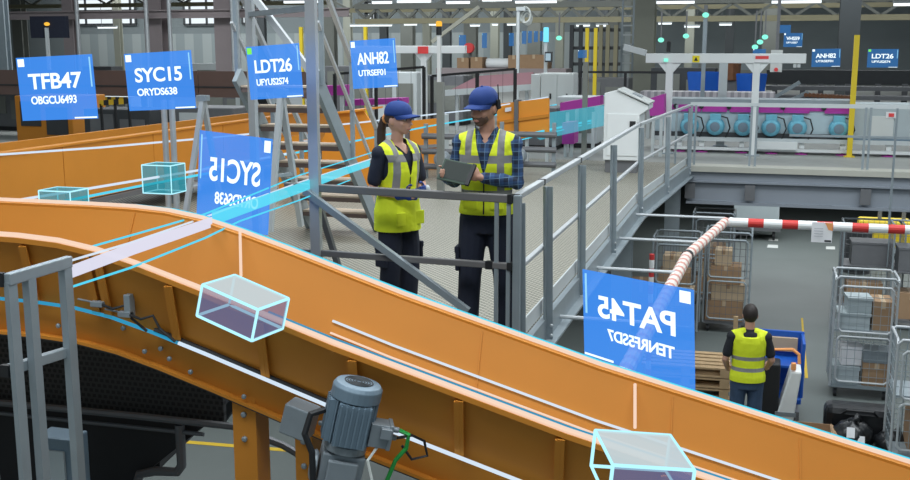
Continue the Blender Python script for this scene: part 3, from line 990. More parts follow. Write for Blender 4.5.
# white console with a sloped top
ks = thing('control_console', 'white control console with sloping lid beside the handrail bend', 'control console', (-2.2, 18.6, DECK))
xl, xr = at(606, 130, y=18.5).x, at(641, 130, y=18.5).x
prof = [(xl, DECK + .22), (xr, DECK + .22), (xr, 3.60), (xr + .14, 3.70), (xr + .14, 3.77), (xl + .20, 4.02), (xl, 3.97)]
MB().prism([(x, 18.2, z) for x, z in prof][::-1], (0, .85, 0)).build('body', 'white_paint', ks, bevel=.012)
MB().span((xl + .03, 18.25, DECK), (xr - .03, 18.98, DECK + .22)).build('plinth', 'steel_dark', ks)
la, lb = Vector((xl + .22, 0, 4.025)), Vector((xr + .16, 0, 3.785))
MB().prism([(la.x, 18.16, la.z), (lb.x, 18.16, lb.z), (lb.x, 19.04, lb.z), (la.x, 19.04, la.z)], (.012, 0, .03)).build('lid', 'cabinet_grey', ks, bevel=.006)
p, q = la.lerp(lb, .40) + Vector((.014, 0, .034)), la.lerp(lb, .68) + Vector((.014, 0, .034))
MB().prism([(p.x, 18.4, p.z), (q.x, 18.4, q.z), (q.x, 18.75, q.z), (p.x, 18.75, p.z)], (.004, 0, .01)).build('screen', 'motor_grey', ks)
MB().span((xr - .16, 18.17, 3.40), (xr - .06, 18.2, 3.50)).build('handle', 'black', ks)
MB().span((xl + .06, 18.185, 2.9), (xr - .03, 18.2, 3.62)).build('door', 'white_paint', ks, bevel=.004)

# ================================================================== white portal frames
def portal(label, y, zt, x_posts, x0, x1, signs=True):
    t = thing('portal_frame', label, 'portal frame', (x_posts[0], y, DECK))
    for x in x_posts:
        MB().span((x - .07, y - .07, DECK), (x + .07, y + .07, zt)).build('post', 'white_paint', t, bevel=.01)
        for s in (-1, 1):
            MB().prism([(x + s * .07, y - .05, zt - .25), (x + s * .24, y - .05, zt - .05), (x + s * .07, y - .05, zt - .05)][::s], (0, .12, 0)).build('gusset', 'white_paint', t)
        MB().span((x - .14, y - .14, DECK), (x + .14, y + .14, DECK + .02)).build('foot_plate', 'steel', t)
    MB().span((x0, y - .09, zt - .06), (x1, y + .09, zt + .13)).build('beam', 'white_paint', t, bevel=.01)
    return t


zt = at(680, 60, y=22.0).z
xa, xb = at(670, 60, y=22.0).x, at(757, 60, y=22.0).x
pf = portal('white portal frame with yellow and red stickers spanning above the sorter', 22.0, zt, (xa, xb), at(646, 60, y=22).x, at(806, 60, y=22).x)
p = at(696, 59, y=21.9)
MB().box((p.x, 21.9, p.z), (.14, .012, .13)).build('yellow_sticker', 'sign_yellow', pf)
MB().prism([(p.x - .04, 21.885, p.z - .035), (p.x + .04, 21.885, p.z - .035), (p.x, 21.885, p.z + .04)], (0, .01, 0)).build('warning_mark', 'black', pf)
p = at(762, 58.5, y=21.9)
MB().box((p.x, 21.9, p.z), (.28, .012, .15)).build('red_sticker', 'paper', pf)
MB().box((p.x, 21.89, p.z + .02), (.25, .012, .06)).build('red_print', 'sign_red', pf)
p = at(646, 55, y=22)
MB().beam((p.x, 22, p.z + .04), (p.x - .45, 22, p.z + .16), .14, .12).build('cantilever', 'pale_grey', pf)
p = at(668, 51, y=21.9)
sl = MB().lathe((p.x, 22, p.z - .02), [(.04, 0), (.04, .2), (.03, .22)], 10).build('signal_stack', 'black', pf)
MB().box((at(666, 60, y=21.9).x, 21.89, at(666, 60, y=21.9).z), (.08, .03, .06)).build('indicator', 'lamp_green', pf)
for px in (795, 799):
    q = at(px, 65, y=21.9)
    MB().span((q.x - .03, 21.95, q.z - .05), (q.x + .03, 22.05, q.z + .05)).build('bolt', 'pale_grey', pf)
zt2 = at(440, 51, y=26).z
pf2 = portal('pale portal frame with a red plate above the brim of the woman\'s cap', 26.0, zt2, (at(424, 60, y=26).x,), at(352, 50, y=26).x, at(466, 50, y=26).x)
p = at(423, 50, y=25.9)
MB().box((p.x, 25.9, p.z), (.28, .012, .18)).build('red_sticker', 'sign_red', pf2)
ps = thing('post', 'pale inner post standing inside the white portal frame', 'post', (at(723, 80, y=23).x, 23.9, DECK))
x = at(723, 80, y=23.9).x
MB().span((x - .09, 23.85, DECK), (x + .09, 23.95, at(723, 62, y=23.9).z)).build('column', 'pale_grey', ps)
MB().span((x - .15, 23.8, DECK), (x + .15, 24.0, DECK + .03)).build('base_plate', 'steel', ps)
ms = thing('mast', 'slim grey mast with a green lamp above the portal frame', 'mast', (at(703, 90, y=25).x, 25, DECK))
x = at(703, 80, y=25).x
MB().span((x - .045, 24.95, DECK), (x + .045, 25.05, at(703, 18, y=25).z)).build('pole', 'steel', ms)
p = at(704.5, 15, y=25)
MB().ball((x, 24.98, p.z), .075, .075, .06).build('lamp', 'lamp_green', ms)
MB().span((x - .04, 24.96, p.z + .05), (x + .04, 25.04, p.z + .22)).build('cap', 'steel_dark', ms)

# ================================================================== long sorter on the far deck
so = thing('sorter', 'long pale blue sorter with magenta rail behind the far handrail', 'sorter', (4, 22.8, DECK))
x0, x1 = at(655, 125, y=22.6).x, 12.0
xm = at(851, 125, y=22.6).x
zA, zB, zC = at(760, 105.5, y=22.6).z, at(760, 110.5, y=22.6).z, at(760, 135, y=22.6).z
MB().span((x0, 22.62, zC + .04), (xm, 23.5, zB)).build('side_panel', 'sorter_side', so)
MB().span((x0, 22.58, zB), (xm, 23.5, zA)).build('magenta_rail', 'magenta', so)
MB().span((x0, 22.55, zC - .10), (xm, 23.5, zC + .04)).build('lower_channel', 'dark_grey', so)
MB().span((x0, 22.60, zA), (xm, 23.5, zA + .12)).build('top_deck', 'steel', so)
MB().span((xm, 22.56, zC - .02), (x1, 23.5, zA + .06)).build('end_housing', 'tote_grey', so)
MB().span((xm, 22.52, zC - .12), (x1, 23.5, zC - .02)).build('end_channel', 'motor_blue', so)
p = at(888, 115, y=22.5)
MB().span((at(870, 120, y=22.5).x, 22.50, at(870, 137, y=22.5).z), (at(894, 120, y=22.5).x, 22.56, at(870, 116, y=22.5).z)).build('service_door', 'cabinet_grey', so, bevel=.006)
MB().box((p.x + .06, 22.49, p.z), (.2, .02, .12)).build('notice', 'paper', so)
MB().box((p.x + .06, 22.475, p.z), (.1, .02, .07)).build('red_print', 'sign_red', so)
for za, zb, m in ((at(760, 142, y=22.5).z, at(760, 138, y=22.5).z, 'pale_grey'), (at(760, 151, y=22.5).z, at(760, 148, y=22.5).z, 'white_paint')):
    MB().span((x0, 22.45, za), (x1, 22.55, zb)).build('frame_rail', m, so)
for px in (680, 702, 742, 772, 802, 843, 889):
    a = at(px, 140, y=22.6)
    lg = MB().span((a.x - .05, 22.52, DECK + .12), (a.x + .05, 22.62, zC - .06)).build('leg', 'white_paint', so)
    MB().lathe((a.x, 22.57, DECK), [(.13, 0), (.13, .02), (.03, .03), (.02, .14)], 12).build('foot', 'magenta', lg)
MB().span((at(757, 149, y=22.4).x, 22.36, at(757, 149, y=22.4).z), (at(797, 149, y=22.4).x, 22.46, at(797, 142, y=22.4).z)).build('cable_duct', 'white_paint', so)
zm = at(760, 127.5, y=22.4).z
for px in (689, 715, 743, 771, 797.5, 839):
    x = at(px, 127, y=22.4).x
    mt_ = MB().lathe((x, 22.58, zm), [(.19, 0), (.19, .06), (.165, .08), (.165, .20), (.12, .24)], 20, (0, -1, 0))
    mt_.box((x, 22.47, zm + .2), (.22, .18, .12))
    mo = mt_.build('drive_motor', 'sorter_glow_tint', so, bevel=.004)
    MB().lathe((x, 22.335, zm), [(.10, 0), (.10, .02), (.05, .025)], 16, (0, -1, 0)).build('fan_grille', 'motor_blue', mo)
    MB().tube([(x + .10, 22.45, zm + .22), (x + .24, 22.42, zm + .18), (x + .30, 22.42, zm - .02), (x + .22, 22.45, zm - .22)], .016, 6).build('cable', 'black', mo)
    MB().lathe((x - .3, 22.57, zB + .07), [(.05, 0), (.05, .03)], 10, (0, -1, 0)).build('roller_end', 'black', so)
    MB().span((x - .28, 22.54, zB - .04), (x + .22, 22.60, zB + .02)).build('motor_shield', 'magenta', so)

# far handrail on the edge of the far deck
fh = thing('handrail', 'grey handrail on the far deck edge before the sorter', 'handrail', (2, 19.95, DECK))
MB().span((-1.27, 19.98, 3.68), (14, 20.03, 3.75)).build('top_rail', 'pale_grey', fh)
for px in (676, 691, 695, 750.5, 756, 864, 869, 935):
    x = at(px, 140, y=20).x
    MB().span((x - .02, 19.95, 2.05), (x + .02, 19.98, 3.7)).build('post', 'steel', fh)
MB().span((.5, 19.97, 3.16), (14, 20.0, 3.2)).build('middle_rail', 'steel', fh)
for px in (690, 750, 866):
    x = at(px, 190, y=19.7).x
    MB().span((x - .09, 19.68, 2.0), (x + .09, 19.72, 2.28)).build('bracket', 'steel_dark', fh)

yp = thing('yellow_pole', 'tall yellow pole standing before the sorter at right', 'pole', (at(849, 157, z=DECK).x, at(849, 157, z=DECK).y, DECK))
x, y = yp.location.x, yp.location.y
MB().span((x - .05, y - .05, DECK), (x + .05, y + .05, at(855, 35, y=y).z)).build('pole', 'yellow_paint', yp)
MB().span((x - .1, y - .1, DECK), (x + .1, y + .1, DECK + .02)).build('base_plate', 'yellow_paint', yp)
for k, (px, py0, lab) in enumerate(((301, 27, 'yellow post peeping out beside the green cornered blue panel'), (365.5, 27, 'yellow post behind the top of the fourth blue panel'), (587.5, 28, 'left of the yellow post pair beyond the grey cabinet'), (596, 28, 'right of the yellow post pair beyond the grey cabinet'))):
    y = 30.0
    a = at(px, py0, y=y)
    t = thing('yellow_post', lab, 'post', (a.x, y, DECK))
    MB().span((a.x - .05, y - .05, DECK), (a.x + .05, y + .05, a.z)).build('post', 'yellow_paint', t)
    MB().span((a.x - .12, y - .12, DECK), (a.x + .12, y + .12, DECK + .02)).build('base_plate', 'yellow_paint', t)

# row of bright rollers behind the sorter
rc = thing('roller_conveyor', 'silvery roller conveyor just behind the magenta rail of the sorter', 'conveyor', (0, 25, DECK))
xa, xb = at(640, 100, y=25.5).x, at(775, 100, y=25.5).x
MB().span((xa, 25.5, at(700, 103, y=25.5).z), (xb, 26.3, at(700, 92, y=25.5).z)).build('roller_bed', 'rollers', rc)
MB().span((xa, 25.44, at(700, 106, y=25.5).z), (xb, 25.5, at(700, 102, y=25.5).z)).build('side_rail', 'magenta', rc)
for t in (.05, .35, .65, .95):
    x = xa + (xb - xa) * t
    MB().span((x, 25.6, DECK), (x + .08, 25.7, at(700, 103, y=25.5).z)).build('leg', 'pale_grey', rc)
for px, py, s, m, lab, nm in ((751, 86, (.8, .6), 'blue_plastic', 'blue plastic bin behind the portal frame, beside the right post', 'bin'), (705, 86, (1.0, .7), 'blue_plastic', 'blue plastic bin behind the grey mast', 'bin'), (730, 73, (.5, .45), 'rust', 'rust brown bundle above the blue bins', 'bundle')):
    a = at(px, py, y=29)
    yy = 30.6 if nm == 'bundle' else 29.3
    t = thing(nm, lab, nm, (a.x, yy, DECK))
    MB().loft([(a.z - s[1] / 2, a.x, yy, s[0] * .42, .35), (a.z + s[1] / 2, a.x, yy, s[0] * .5, .42), (a.z + s[1] / 2 + .02, a.x, yy, s[0] * .46, .38), (a.z - s[1] * .2, a.x, yy, s[0] * .40, .33)], 4 if nm == 'bin' else 9).build('shell', m, t)
    MB().span((a.x - s[0] * .3, yy - .2, DECK), (a.x + s[0] * .3, yy + .2, a.z - s[1] / 2)).build('stand', 'steel_dark', t)

# dark conveyor lines at the far right
dc = thing('dark_conveyor', 'dark elevated conveyor line at far right behind the blue far panels', 'conveyor', (8, 36, DECK))
for py0, py1, y, m in ((84, 70, 36, 'dark_grey'), (90, 86, 34, 'steel_dark'), (99, 95, 33, 'steel_dark')):
    a, b = at(766, py0, y=y), at(766, py1, y=y)
    MB().span((a.x, y, a.z), (22, y + .8, b.z)).build('side_panel', m, dc)
for px in (775, 803, 821, 848, 878, 905):
    a = at(px, 84, y=35.6)
    MB().span((a.x - .08, 35.5, DECK), (a.x + .08, 35.65, a.z)).build('leg', 'steel_dark', dc)
MB().beam(at(770, 100, y=32.5), at(800, 82, y=32.5), .1, .12, (0, 1, 0)).build('incline', 'steel', dc)
MB().beam(at(783, 104, y=32.4), at(808, 92, y=32.4), .1, .12, (0, 1, 0)).build('incline', 'steel', dc)
for k in range(12):
    a = at(806 + k * 4, 95 + k * .25, y=32.2)
    MB().lathe((a.x, 32.2, a.z), [(.06, 0), (.06, .6)], 8, (0, 1, 0)).build('orange_roller', 'rust', dc)
dk = thing('control_box', 'white hanging control box with a red button right of the portal frame', 'control box', tuple(at(777, 72, y=28)))
a, b = at(770, 72, y=28), at(783, 50, y=28)
MB().span((a.x, 28, a.z), (b.x, 28.15, b.z)).build('box', 'cabinet_grey', dk)
MB().lathe(((a.x + b.x) / 2, 28, a.z + .06), [(.05, 0), (.05, .03)], 10, (0, -1, 0)).build('button', 'sign_red', dk)
MB().span(((a.x + b.x) / 2 - .04, 28.05, b.z), ((a.x + b.x) / 2 + .04, 28.12, 6.3)).build('hanger', 'steel_dark', dk)
# ================================================================== hall columns, trusses, lamps
def column(label, px, w, y, m, group=None, ztop_=9.6, detail=True, name='steel_column'):
    x = at(px, 30, y=y).x
    t = thing(name, label, 'column', (x, y, DECK), 0, group)
    h = w / 2
    MB().span((x - h, y - h * .8, DECK), (x + h, y - h * .8 + .05, ztop_)).build('flange', m, t)
    MB().span((x - h, y + h * .8 - .05, DECK), (x + h, y + h * .8, ztop_)).build('flange', m, t)
    MB().span((x - .04, y - h * .8 + .05, DECK), (x + .04, y + h * .8 - .05, ztop_)).build('web', m, t)
    return t


column('broad beige grey column rising left of the white portal frame', 643.5, .82, 38, 'column_beige')
column('dark column rising behind the right pair of far blue panels', 849, .75, 44, 'column_dark')
column('pinkish column right of the dark display board', 71, .42, 33, 'column_pink')
column('pinkish column above the second blue panel', 157, .66, 33, 'column_pink')
column('pinkish column left of the steel tower', 226, .62, 33, 'column_pink')
column('grey column at the left edge of the photo', 3, .3, 26, 'steel')
for px, lab in ((78, 'bright vertical pipe beside the column near the display board'), (147, 'bright vertical pipe on the left side of the wide pink column'), (170, 'bright vertical pipe on the right side of the wide pink column'), (233, 'left bright pipe of the pair near the tower'), (238, 'right bright pipe of the pair near the tower')):
    a = at(px, 30, y=32)
    t = MB().tube([(a.x, 32, DECK), (a.x, 32, 9.6)], .07, 10).build('pipe', 'aluminium')
    tag(t, lab, 'pipe')
for i, px in enumerate((20, 118, 262, 330, 348, 384, 408, 427, 447, 471, 495, 508, 535, 560, 604, 612, 690, 730, 770)):
    column('slim grey column in the row along the back wall', px, .5 if i % 3 else .8, 64 + (i % 2) * 2, ('truss_grey', 'column_beige', 'column_dark')[i % 3], 'columns along the back wall', 9.6)
bm = thing('cross_beam', 'brown horizontal beam running between the pink columns', 'beam', (-16, 32.6, 5.7))
a, b = at(0, 16, y=32.5), at(350, 11.5, y=32.5)
MB().span((a.x - 3, 32.4, a.z - .1), (b.x, 32.44, a.z + .1)).build('web', 'column_pink', bm)
MB().span((a.x - 3, 32.3, a.z + .1), (b.x, 32.54, a.z + .14)).build('flange', 'column_pink', bm)
MB().span((a.x - 3, 32.3, a.z - .14), (b.x, 32.54, a.z - .1)).build('flange', 'column_pink', bm)


def truss(label, x0, x1, y, zb, h, m, n):
    t = thing('roof_truss', label, 'truss', ((x0 + x1) / 2, y, zb))
    MB().span((x0, y - .12, zb), (x1, y + .12, zb + .24)).build('bottom_chord', 'truss_beige', t)
    MB().span((x0, y - .12, zb + h), (x1, y + .12, zb + h + .26)).build('top_chord', m, t)
    for k in range(n):
        xa = x0 + (x1 - x0) * k / n
        xb = x0 + (x1 - x0) * (k + 1) / n
        p, q = ((xa, y, zb + .2), (xb, y, zb + h)) if k % 2 else ((xa, y, zb + h), (xb, y, zb + .2))
        MB().beam(p, q, .12, .14, (0, 1, 0)).build('web_bar', m, t)
    return t


z22, z8 = at(500, 23, y=48).z, at(500, 8, y=48).z
truss('lattice roof truss spanning above the two workers', at(356, 20, y=48).x, at(640, 20, y=48).x, 48, z22, z8 - z22, 'truss_grey', 26)
truss('lattice roof truss at right behind the portal frame', at(652, 20, y=48).x, 14, 48, z22, z8 - z22 + .1, 'truss_grey', 22)
truss('farther roof truss glimpsed behind the left windows', at(-20, 20, y=58).x, at(330, 20, y=58).x, 58, 7.3, .9, 'truss_grey', 18)
truss('farther lattice truss low behind the beacon post', at(330, 20, y=60).x, at(905, 20, y=60).x, 60, 6.9, .8, 'truss_grey', 26)
bs = tag(MB().beam(at(432, 42, y=34), at(479, 7, y=34), .12, .12, (0, 1, 0)).build('diagonal_beam', 'beam_pale'), 'pale diagonal beam sloping up over the man to the truss', 'beam')


def tube_lamp(label, px0, px1, py, y, group):
    a, b = at(px0, py, y=y), at(px1, py, y=y)
    t = thing('tube_lamp', label, 'lamp', ((a.x + b.x) / 2, y, a.z), 0, group)
    MB().span((a.x, y - .1, a.z + .05), (b.x, y + .1, a.z + .13)).build('housing', 'pale_grey', t)
    MB().span((a.x + .02, y - .07, a.z - .03), (b.x - .02, y + .07, a.z + .05)).build('tube', 'lamp_light', t)
    for k in (.2, .8):
        x = a.x + (b.x - a.x) * k
        MB().span((x - .012, y - .012, a.z + .13), (x + .012, y + .012, 9.6)).build('hanger', 'steel_dark', t)


near_l = 'long bright tube lamp in the near row under the roof'
for px0, px1, py in ((284, 322, 2.5), (372, 392, 3), (397, 431, 2), (446, 470, 3), (482, 512, .5), (515, 557, 2.5), (656, 695, 3), (771, 822, 2.5), (893, 915, 5)):
    tube_lamp(near_l, px0, px1, py, 36, 'near row of tube lamps')
for px0, px1, py in ((98, 117, 28), (350, 392, 26), (404, 417, 25), (429, 437, 25), (470, 480, 26), (492, 498, 25), (507, 516, 25), (576, 590, 26), (596, 608, 26), (658, 672, 24), (684, 700, 27), (719, 732, 25)):
    tube_lamp('short bright tube lamp in the far row under the trusses', px0, px1, py, 62 if px0 != 98 else 60, 'far row of tube lamps')
for px, py, lab in ((661, 40, 'green signal lamp left above the portal frame'), (686, 36, 'green signal lamp above the middle of the portal frame'), (755, 47, 'lowest of three green lamps above the right portal post'), (760, 42, 'middle of three green lamps above the right portal post'), (765, 37, 'topmost of three green lamps above the right portal post'), (559, 38, 'green lamp right of the cyan signal tower')):
    a = at(px, py, y=46)
    t = thing('signal_lamp', lab, 'signal lamp', (a.x, 46, a.z))
    MB().ball((a.x, 46, a.z), .13, .1, .1).build('lens', 'lamp_green', t)
    MB().span((a.x - .03, 46, a.z + .08), (a.x + .03, 46.06, 6.3)).build('hanger', 'steel_dark', t)

# display board at far left, on its post
db = thing('display_board', 'dark display board with an amber light at upper left', 'display board', tuple(at(48, 60, y=30)))
a, b = at(31, 38, y=30), at(66, 16, y=30)
MB().span((a.x, 30, a.z), (b.x, 30.12, b.z)).build('board', 'navy', db)
c = at(46.5, 24, y=29.95)
MB().ball((c.x, 29.97, c.z), .11, .04, .06).build('lamp', 'lamp_amber', db)
MB().span((c.x - .05, 29.9, DECK), (c.x + .05, 29.98, c.z - .12)).build('post', 'pale_grey', db)

# ladder and dark rack behind the yellow posts
ld = thing('ladder', 'tall cat ladder beside the broad beige column', 'ladder', tuple(at(627, 90, y=36)))
xa, xb = at(622, 40, y=36).x, at(633, 40, y=36).x
for x in (xa, xb):
    MB().span((x - .03, 35.97, DECK), (x + .03, 36.03, 8)).build('rail', 'steel', ld)
for k in range(16):
    MB().span((xa, 35.98, 3 + k * .31), (xb, 36.02, 3.05 + k * .31)).build('rung', 'pale_grey', ld)
rk = thing('storage_rack', 'dark tall storage rack behind the yellow post pair', 'rack', tuple(at(590, 90, y=34)))
for px in (572, 581, 601, 608, 616):
    x = at(px, 40, y=34).x
    MB().span((x - .06, 33.9, DECK), (x + .06, 34.0, at(px, 25, y=34).z)).build('upright', 'dark_grey' if px < 600 else 'truss_beige', rk)
for py in (30, 48, 64, 80):
    a, b = at(570, py, y=34), at(618, py, y=34)
    MB().span((a.x, 34.0, a.z - .05), (b.x, 34.6, a.z + .05)).build('shelf', 'dark_grey', rk)

# far conveyor with cartons between the man's cap and the cabinet
uc = thing('upper_conveyor', 'far conveyor carrying cartons above the wire fence', 'conveyor', tuple(at(500, 90, y=32)))
a, b = at(436, 72, y=32), at(566, 68, y=32)
MB().span((a.x, 32, a.z - .05), (b.x, 33, a.z + .12)).build('bed', 'column_pink', uc)
for k in (.03, .3, .6, .95):
    x = a.x + (b.x - a.x) * k
    MB().span((x, 32.2, DECK), (x + .1, 32.3, a.z - .05)).build('leg', 'pale_grey', uc)
zb = a.z + .12
for px, w, h, lab in ((464.5, .38, .32, 'brown carton left of the white tube on the far conveyor'), (478, .38, .34, 'brown carton touching the white tube on the far conveyor'), (515, .35, .40, 'brown carton right of the white tube on the far conveyor'), (535, .9, .42, 'wide brown carton below the cyan signal light')):
    x = at(px, 66, y=32.4).x
    t = thing('carton', lab, 'carton', (x, 32.5, zb))
    MB().span((x - w / 2, 32.2, zb), (x + w / 2, 32.8, zb + h)).build('box', 'cardboard', t)
    MB().span((x - .04, 32.19, zb + h - .12), (x + .04, 32.81, zb + h + .004)).build('tape', 'cardboard_pale', t)
x = at(499, 62, y=32.4).x
tag(MB().lathe((x - .42, 32.5, zb + .15), [(.14, 0), (.15, .04), (.15, .8), (.14, .84)], 16, (1, 0, 0)).build('tube_roll', 'white_paint'), 'white tube roll lying on the far conveyor', 'roll')
c = at(470, 48, y=33)
rl = thing('hose_reel', 'small red hose reel above the cartons', 'hose reel', (c.x, 33, c.z))
MB().lathe((c.x, 33, c.z), [(.16, 0), (.16, .05), (.1, .06), (.1, .14), (.16, .15), (.16, .2)], 16, (0, -1, 0)).build('reel', 'sign_red', rl)
MB().span((c.x - .05, 33.0, c.z - .8), (c.x + .05, 33.06, c.z)).build('bracket', 'steel_dark', rl)

# clutter of machines across the middle distance (each a machine of its own)
mach = [(18, 24, 1.6, 1.0, 'steel_dark', 'dark machine at the left edge below the first blue panel'),
        (94, 46, 2.6, 1.3, 'steel_dark', 'dark grey machine under the left windows'),
        (200, 44, 2.6, 1.5, 'pale_grey', 'pale machine under the second window'),
        (232, 27, 1.4, .95, 'steel_dark', 'grey machine behind the trestle near the tower'),
        (268, 26, 1.5, 1.05, 'pale_grey', 'pale machine below the green cornered blue panel'),
        (352, 31.6, 1.6, 1.6, 'steel_dark', 'grey machine behind the fourth blue panel'),
        (400, 28, 1.3, 1.5, 'pale_grey', 'pale rounded machine left of the red plate post'),
        (60, 25, 1.2, 1.0, 'dark_grey', 'dark machine just left of the orange machine housing'),
        (120, 24.6, 1.0, .9, 'pale_grey', 'small pale machine right of the black guard bars'),
        (540, 22.4, 1.0, .9, 'steel_dark', 'grey machine in front of the cabinet foot'),
        (582, 23.2, .9, 1.1, 'pale_grey', 'pale machine left of the console behind the blue light field'),
        (448, 29, 1.2, 1.4, 'steel_dark', 'dark machine behind the beacon post'),
        (606, 31.5, 1.5, 1.3, 'steel_dark', 'dark grey machine behind the low rail fence'),
        (685, 31, 1.8, 1.6, 'dark_grey', 'dark machine behind the portal frame, left bay'),
        (727, 33, 2.0, 1.9, 'wall_panel', 'tall grey machine behind the portal frame, right bay')]
for px, y, w, h, m, lab in mach:
    machine(lab, (at(px, 60, y=y).x, y), (w, 1.0, h), m, 'truss_grey')
for px, y, lab in ((60, 20.5, 'left yellow edged guard near the first blue panel'), (452, 16.6, 'pipe rack behind the man at his elbow'), (528, 17.4, 'pipe rack right of the man below the orange guard')):
    x = at(px, 120, y=y).x
    t = thing('pipe_rack', lab, 'pipe rack', (x, y, DECK))
    for dx in (-.45, .45):
        MB().span((x + dx - .03, y - .03, DECK), (x + dx + .03, y + .03, 3.5)).build('upright', 'steel', t)
    for z in (2.8, 3.05, 3.3):
        MB().tube([(x - .5, y - .05, z), (x + .5, y - .05, z)], .05, 10).build('pipe', 'steel_dark', t)
    MB().lathe((x - .1, y - .12, 2.95), [(.12, 0), (.12, .2), (.08, .22)], 14, (0, -1, 0)).build('valve', 'motor_grey', t)

# ================================================================== ground floor, right
def gline(name, label, pts, m):
    vs = [at(px, py, z=.004) for px, py in pts]
    return tag(MB().prism([(v.x, v.y, .001) for v in vs], (0, 0, .003)).build(name, m), label, 'floor marking')


gline('floor_line', 'yellow line painted on the floor under the trough', [(120, 438), (330, 455), (330, 452), (120, 435)], 'yellow_line')
gline('floor_dash', 'upper white dash painted on the far aisle', [(768, 240.5), (778, 241), (778, 239), (769, 238.5)], 'white_line')
gline('floor_dash', 'lower white dash painted on the far aisle', [(767, 247.5), (778, 248), (778, 245), (768, 244.5)], 'white_line')
gline('floor_dash', 'white dash painted on the aisle below the notice', [(826, 249), (835, 249.3), (835, 246.5), (826, 246.3)], 'white_line')
gline('floor_dash', 'yellow worn dash on the aisle left of the third worker', [(728, 322), (731, 322), (734, 300), (732, 300)], 'yellow_line')
gline('floor_dash', 'yellow worn dash on the aisle right of the blue cart', [(805, 378), (808, 378), (803, 318), (801, 318)], 'yellow_line')

# height barrier bars hung from the deck
hb_ = thing('height_barrier', 'red and white striped height bar hanging across the aisle', 'barrier', (1.5, 14.0, 2.45))
px_ = at(730, 222, y=13.9)
L = 5.2
t = MB().tube([(0, 0, 0), (L, 0, 0)], .058, 14)
bo = t.build('striped_bar', 'barrier_red_white', hb_)
bo.data.transform(Matrix.Translation((0, 0, 0)))
bo['local_space'] = 1
for q in bo.data.vertices:
    q.co += root_loc(hb_)
bo.location = Vector((px_.x, px_.y, px_.z)) - root_loc(hb_)
MB().lathe((px_.x - .02, px_.y, px_.z), [(.05, 0), (.062, .02), (.062, .05)], 14, (1, 0, 0)).build('end_cap', 'white_paint', hb_)
for px in (889,):
    a = at(px, 224, y=13.9)
    MB().span((a.x - .012, 13.88, a.z), (a.x + .012, 13.92, 4.0)).build('hanger', 'steel', hb_)
a, b = at(811, 242, y=13.82), at(833, 223, y=13.82)
nt_ = MB().span((a.x, 13.82, a.z), (b.x, 13.835, b.z)).build('notice', 'paper', hb_)
w_, h_ = b.x - a.x, b.z - a.z
MB().prism([(b.x, 13.815, b.z), (b.x - w_ * .38, 13.815, b.z), (b.x - w_ * .2, 13.815, b.z - h_ * .35), (b.x, 13.815, b.z - h_ * .4)], (0, .004, 0)).build('orange_print', 'sign_orange', nt_)
MB().span((b.x - w_ * .36, 13.812, a.z + h_ * .05), (b.x - .01, 13.816, a.z + h_ * .13)).build('black_print', 'black', nt_)
for k in range(4):
    MB().span((a.x + .03, 13.812, a.z + h_ * (.3 + .13 * k)), (a.x + w_ * .55, 13.816, a.z + h_ * (.32 + .13 * k))).build('text_line', 'paper_print', nt_)

db_ = thing('edge_bar', 'pale pink banded bar hanging along the deck beside the aisle', 'barrier', (-.8, 10.5, 2.4))
P0, P1, P2 = at(725, 222, z=2.47), at(687, 256, z=2.44), at(622, 378, z=2.42)
for nm, q0, q1 in (('banded_bar', P0, P1), ('banded_bar', P1, P2)):
    MB().tube([q0, q1], .062, 12).build(nm, 'barrier_pink_white', db_)
MB().lathe(P1, [(.066, -.05), (.066, .05)], 12, (P0 - P1)).build('joint_sleeve', 'black', db_)
MB().lathe(P0, [(.06, 0), (.06, .03)], 12, (P0 - P1)).build('end_cap', 'red_paint', db_)
for q in (P0, P0.lerp(P1, .75), P1.lerp(P2, .25), P1.lerp(P2, .7)):
    MB().tube([(-1.56, q.y, q.z + .05), (q.x, q.y, q.z + .05)], .018, 8).build('bracket_arm', 'aluminium', db_)


def wire(mb, c, ux, uz, w, h, nx, nz, r=.004):
    """wire grid panel from corner c along ux and uz"""
    for i in range(nx + 1):
        p = c + ux * (w * i / nx)
        mb.beam(p, p + uz * h, r * 2, r * 2)
    for k in range(nz + 1):
        p = c + uz * (h * k / nz)
        mb.beam(p, p + ux * w, r * 2, r * 2)


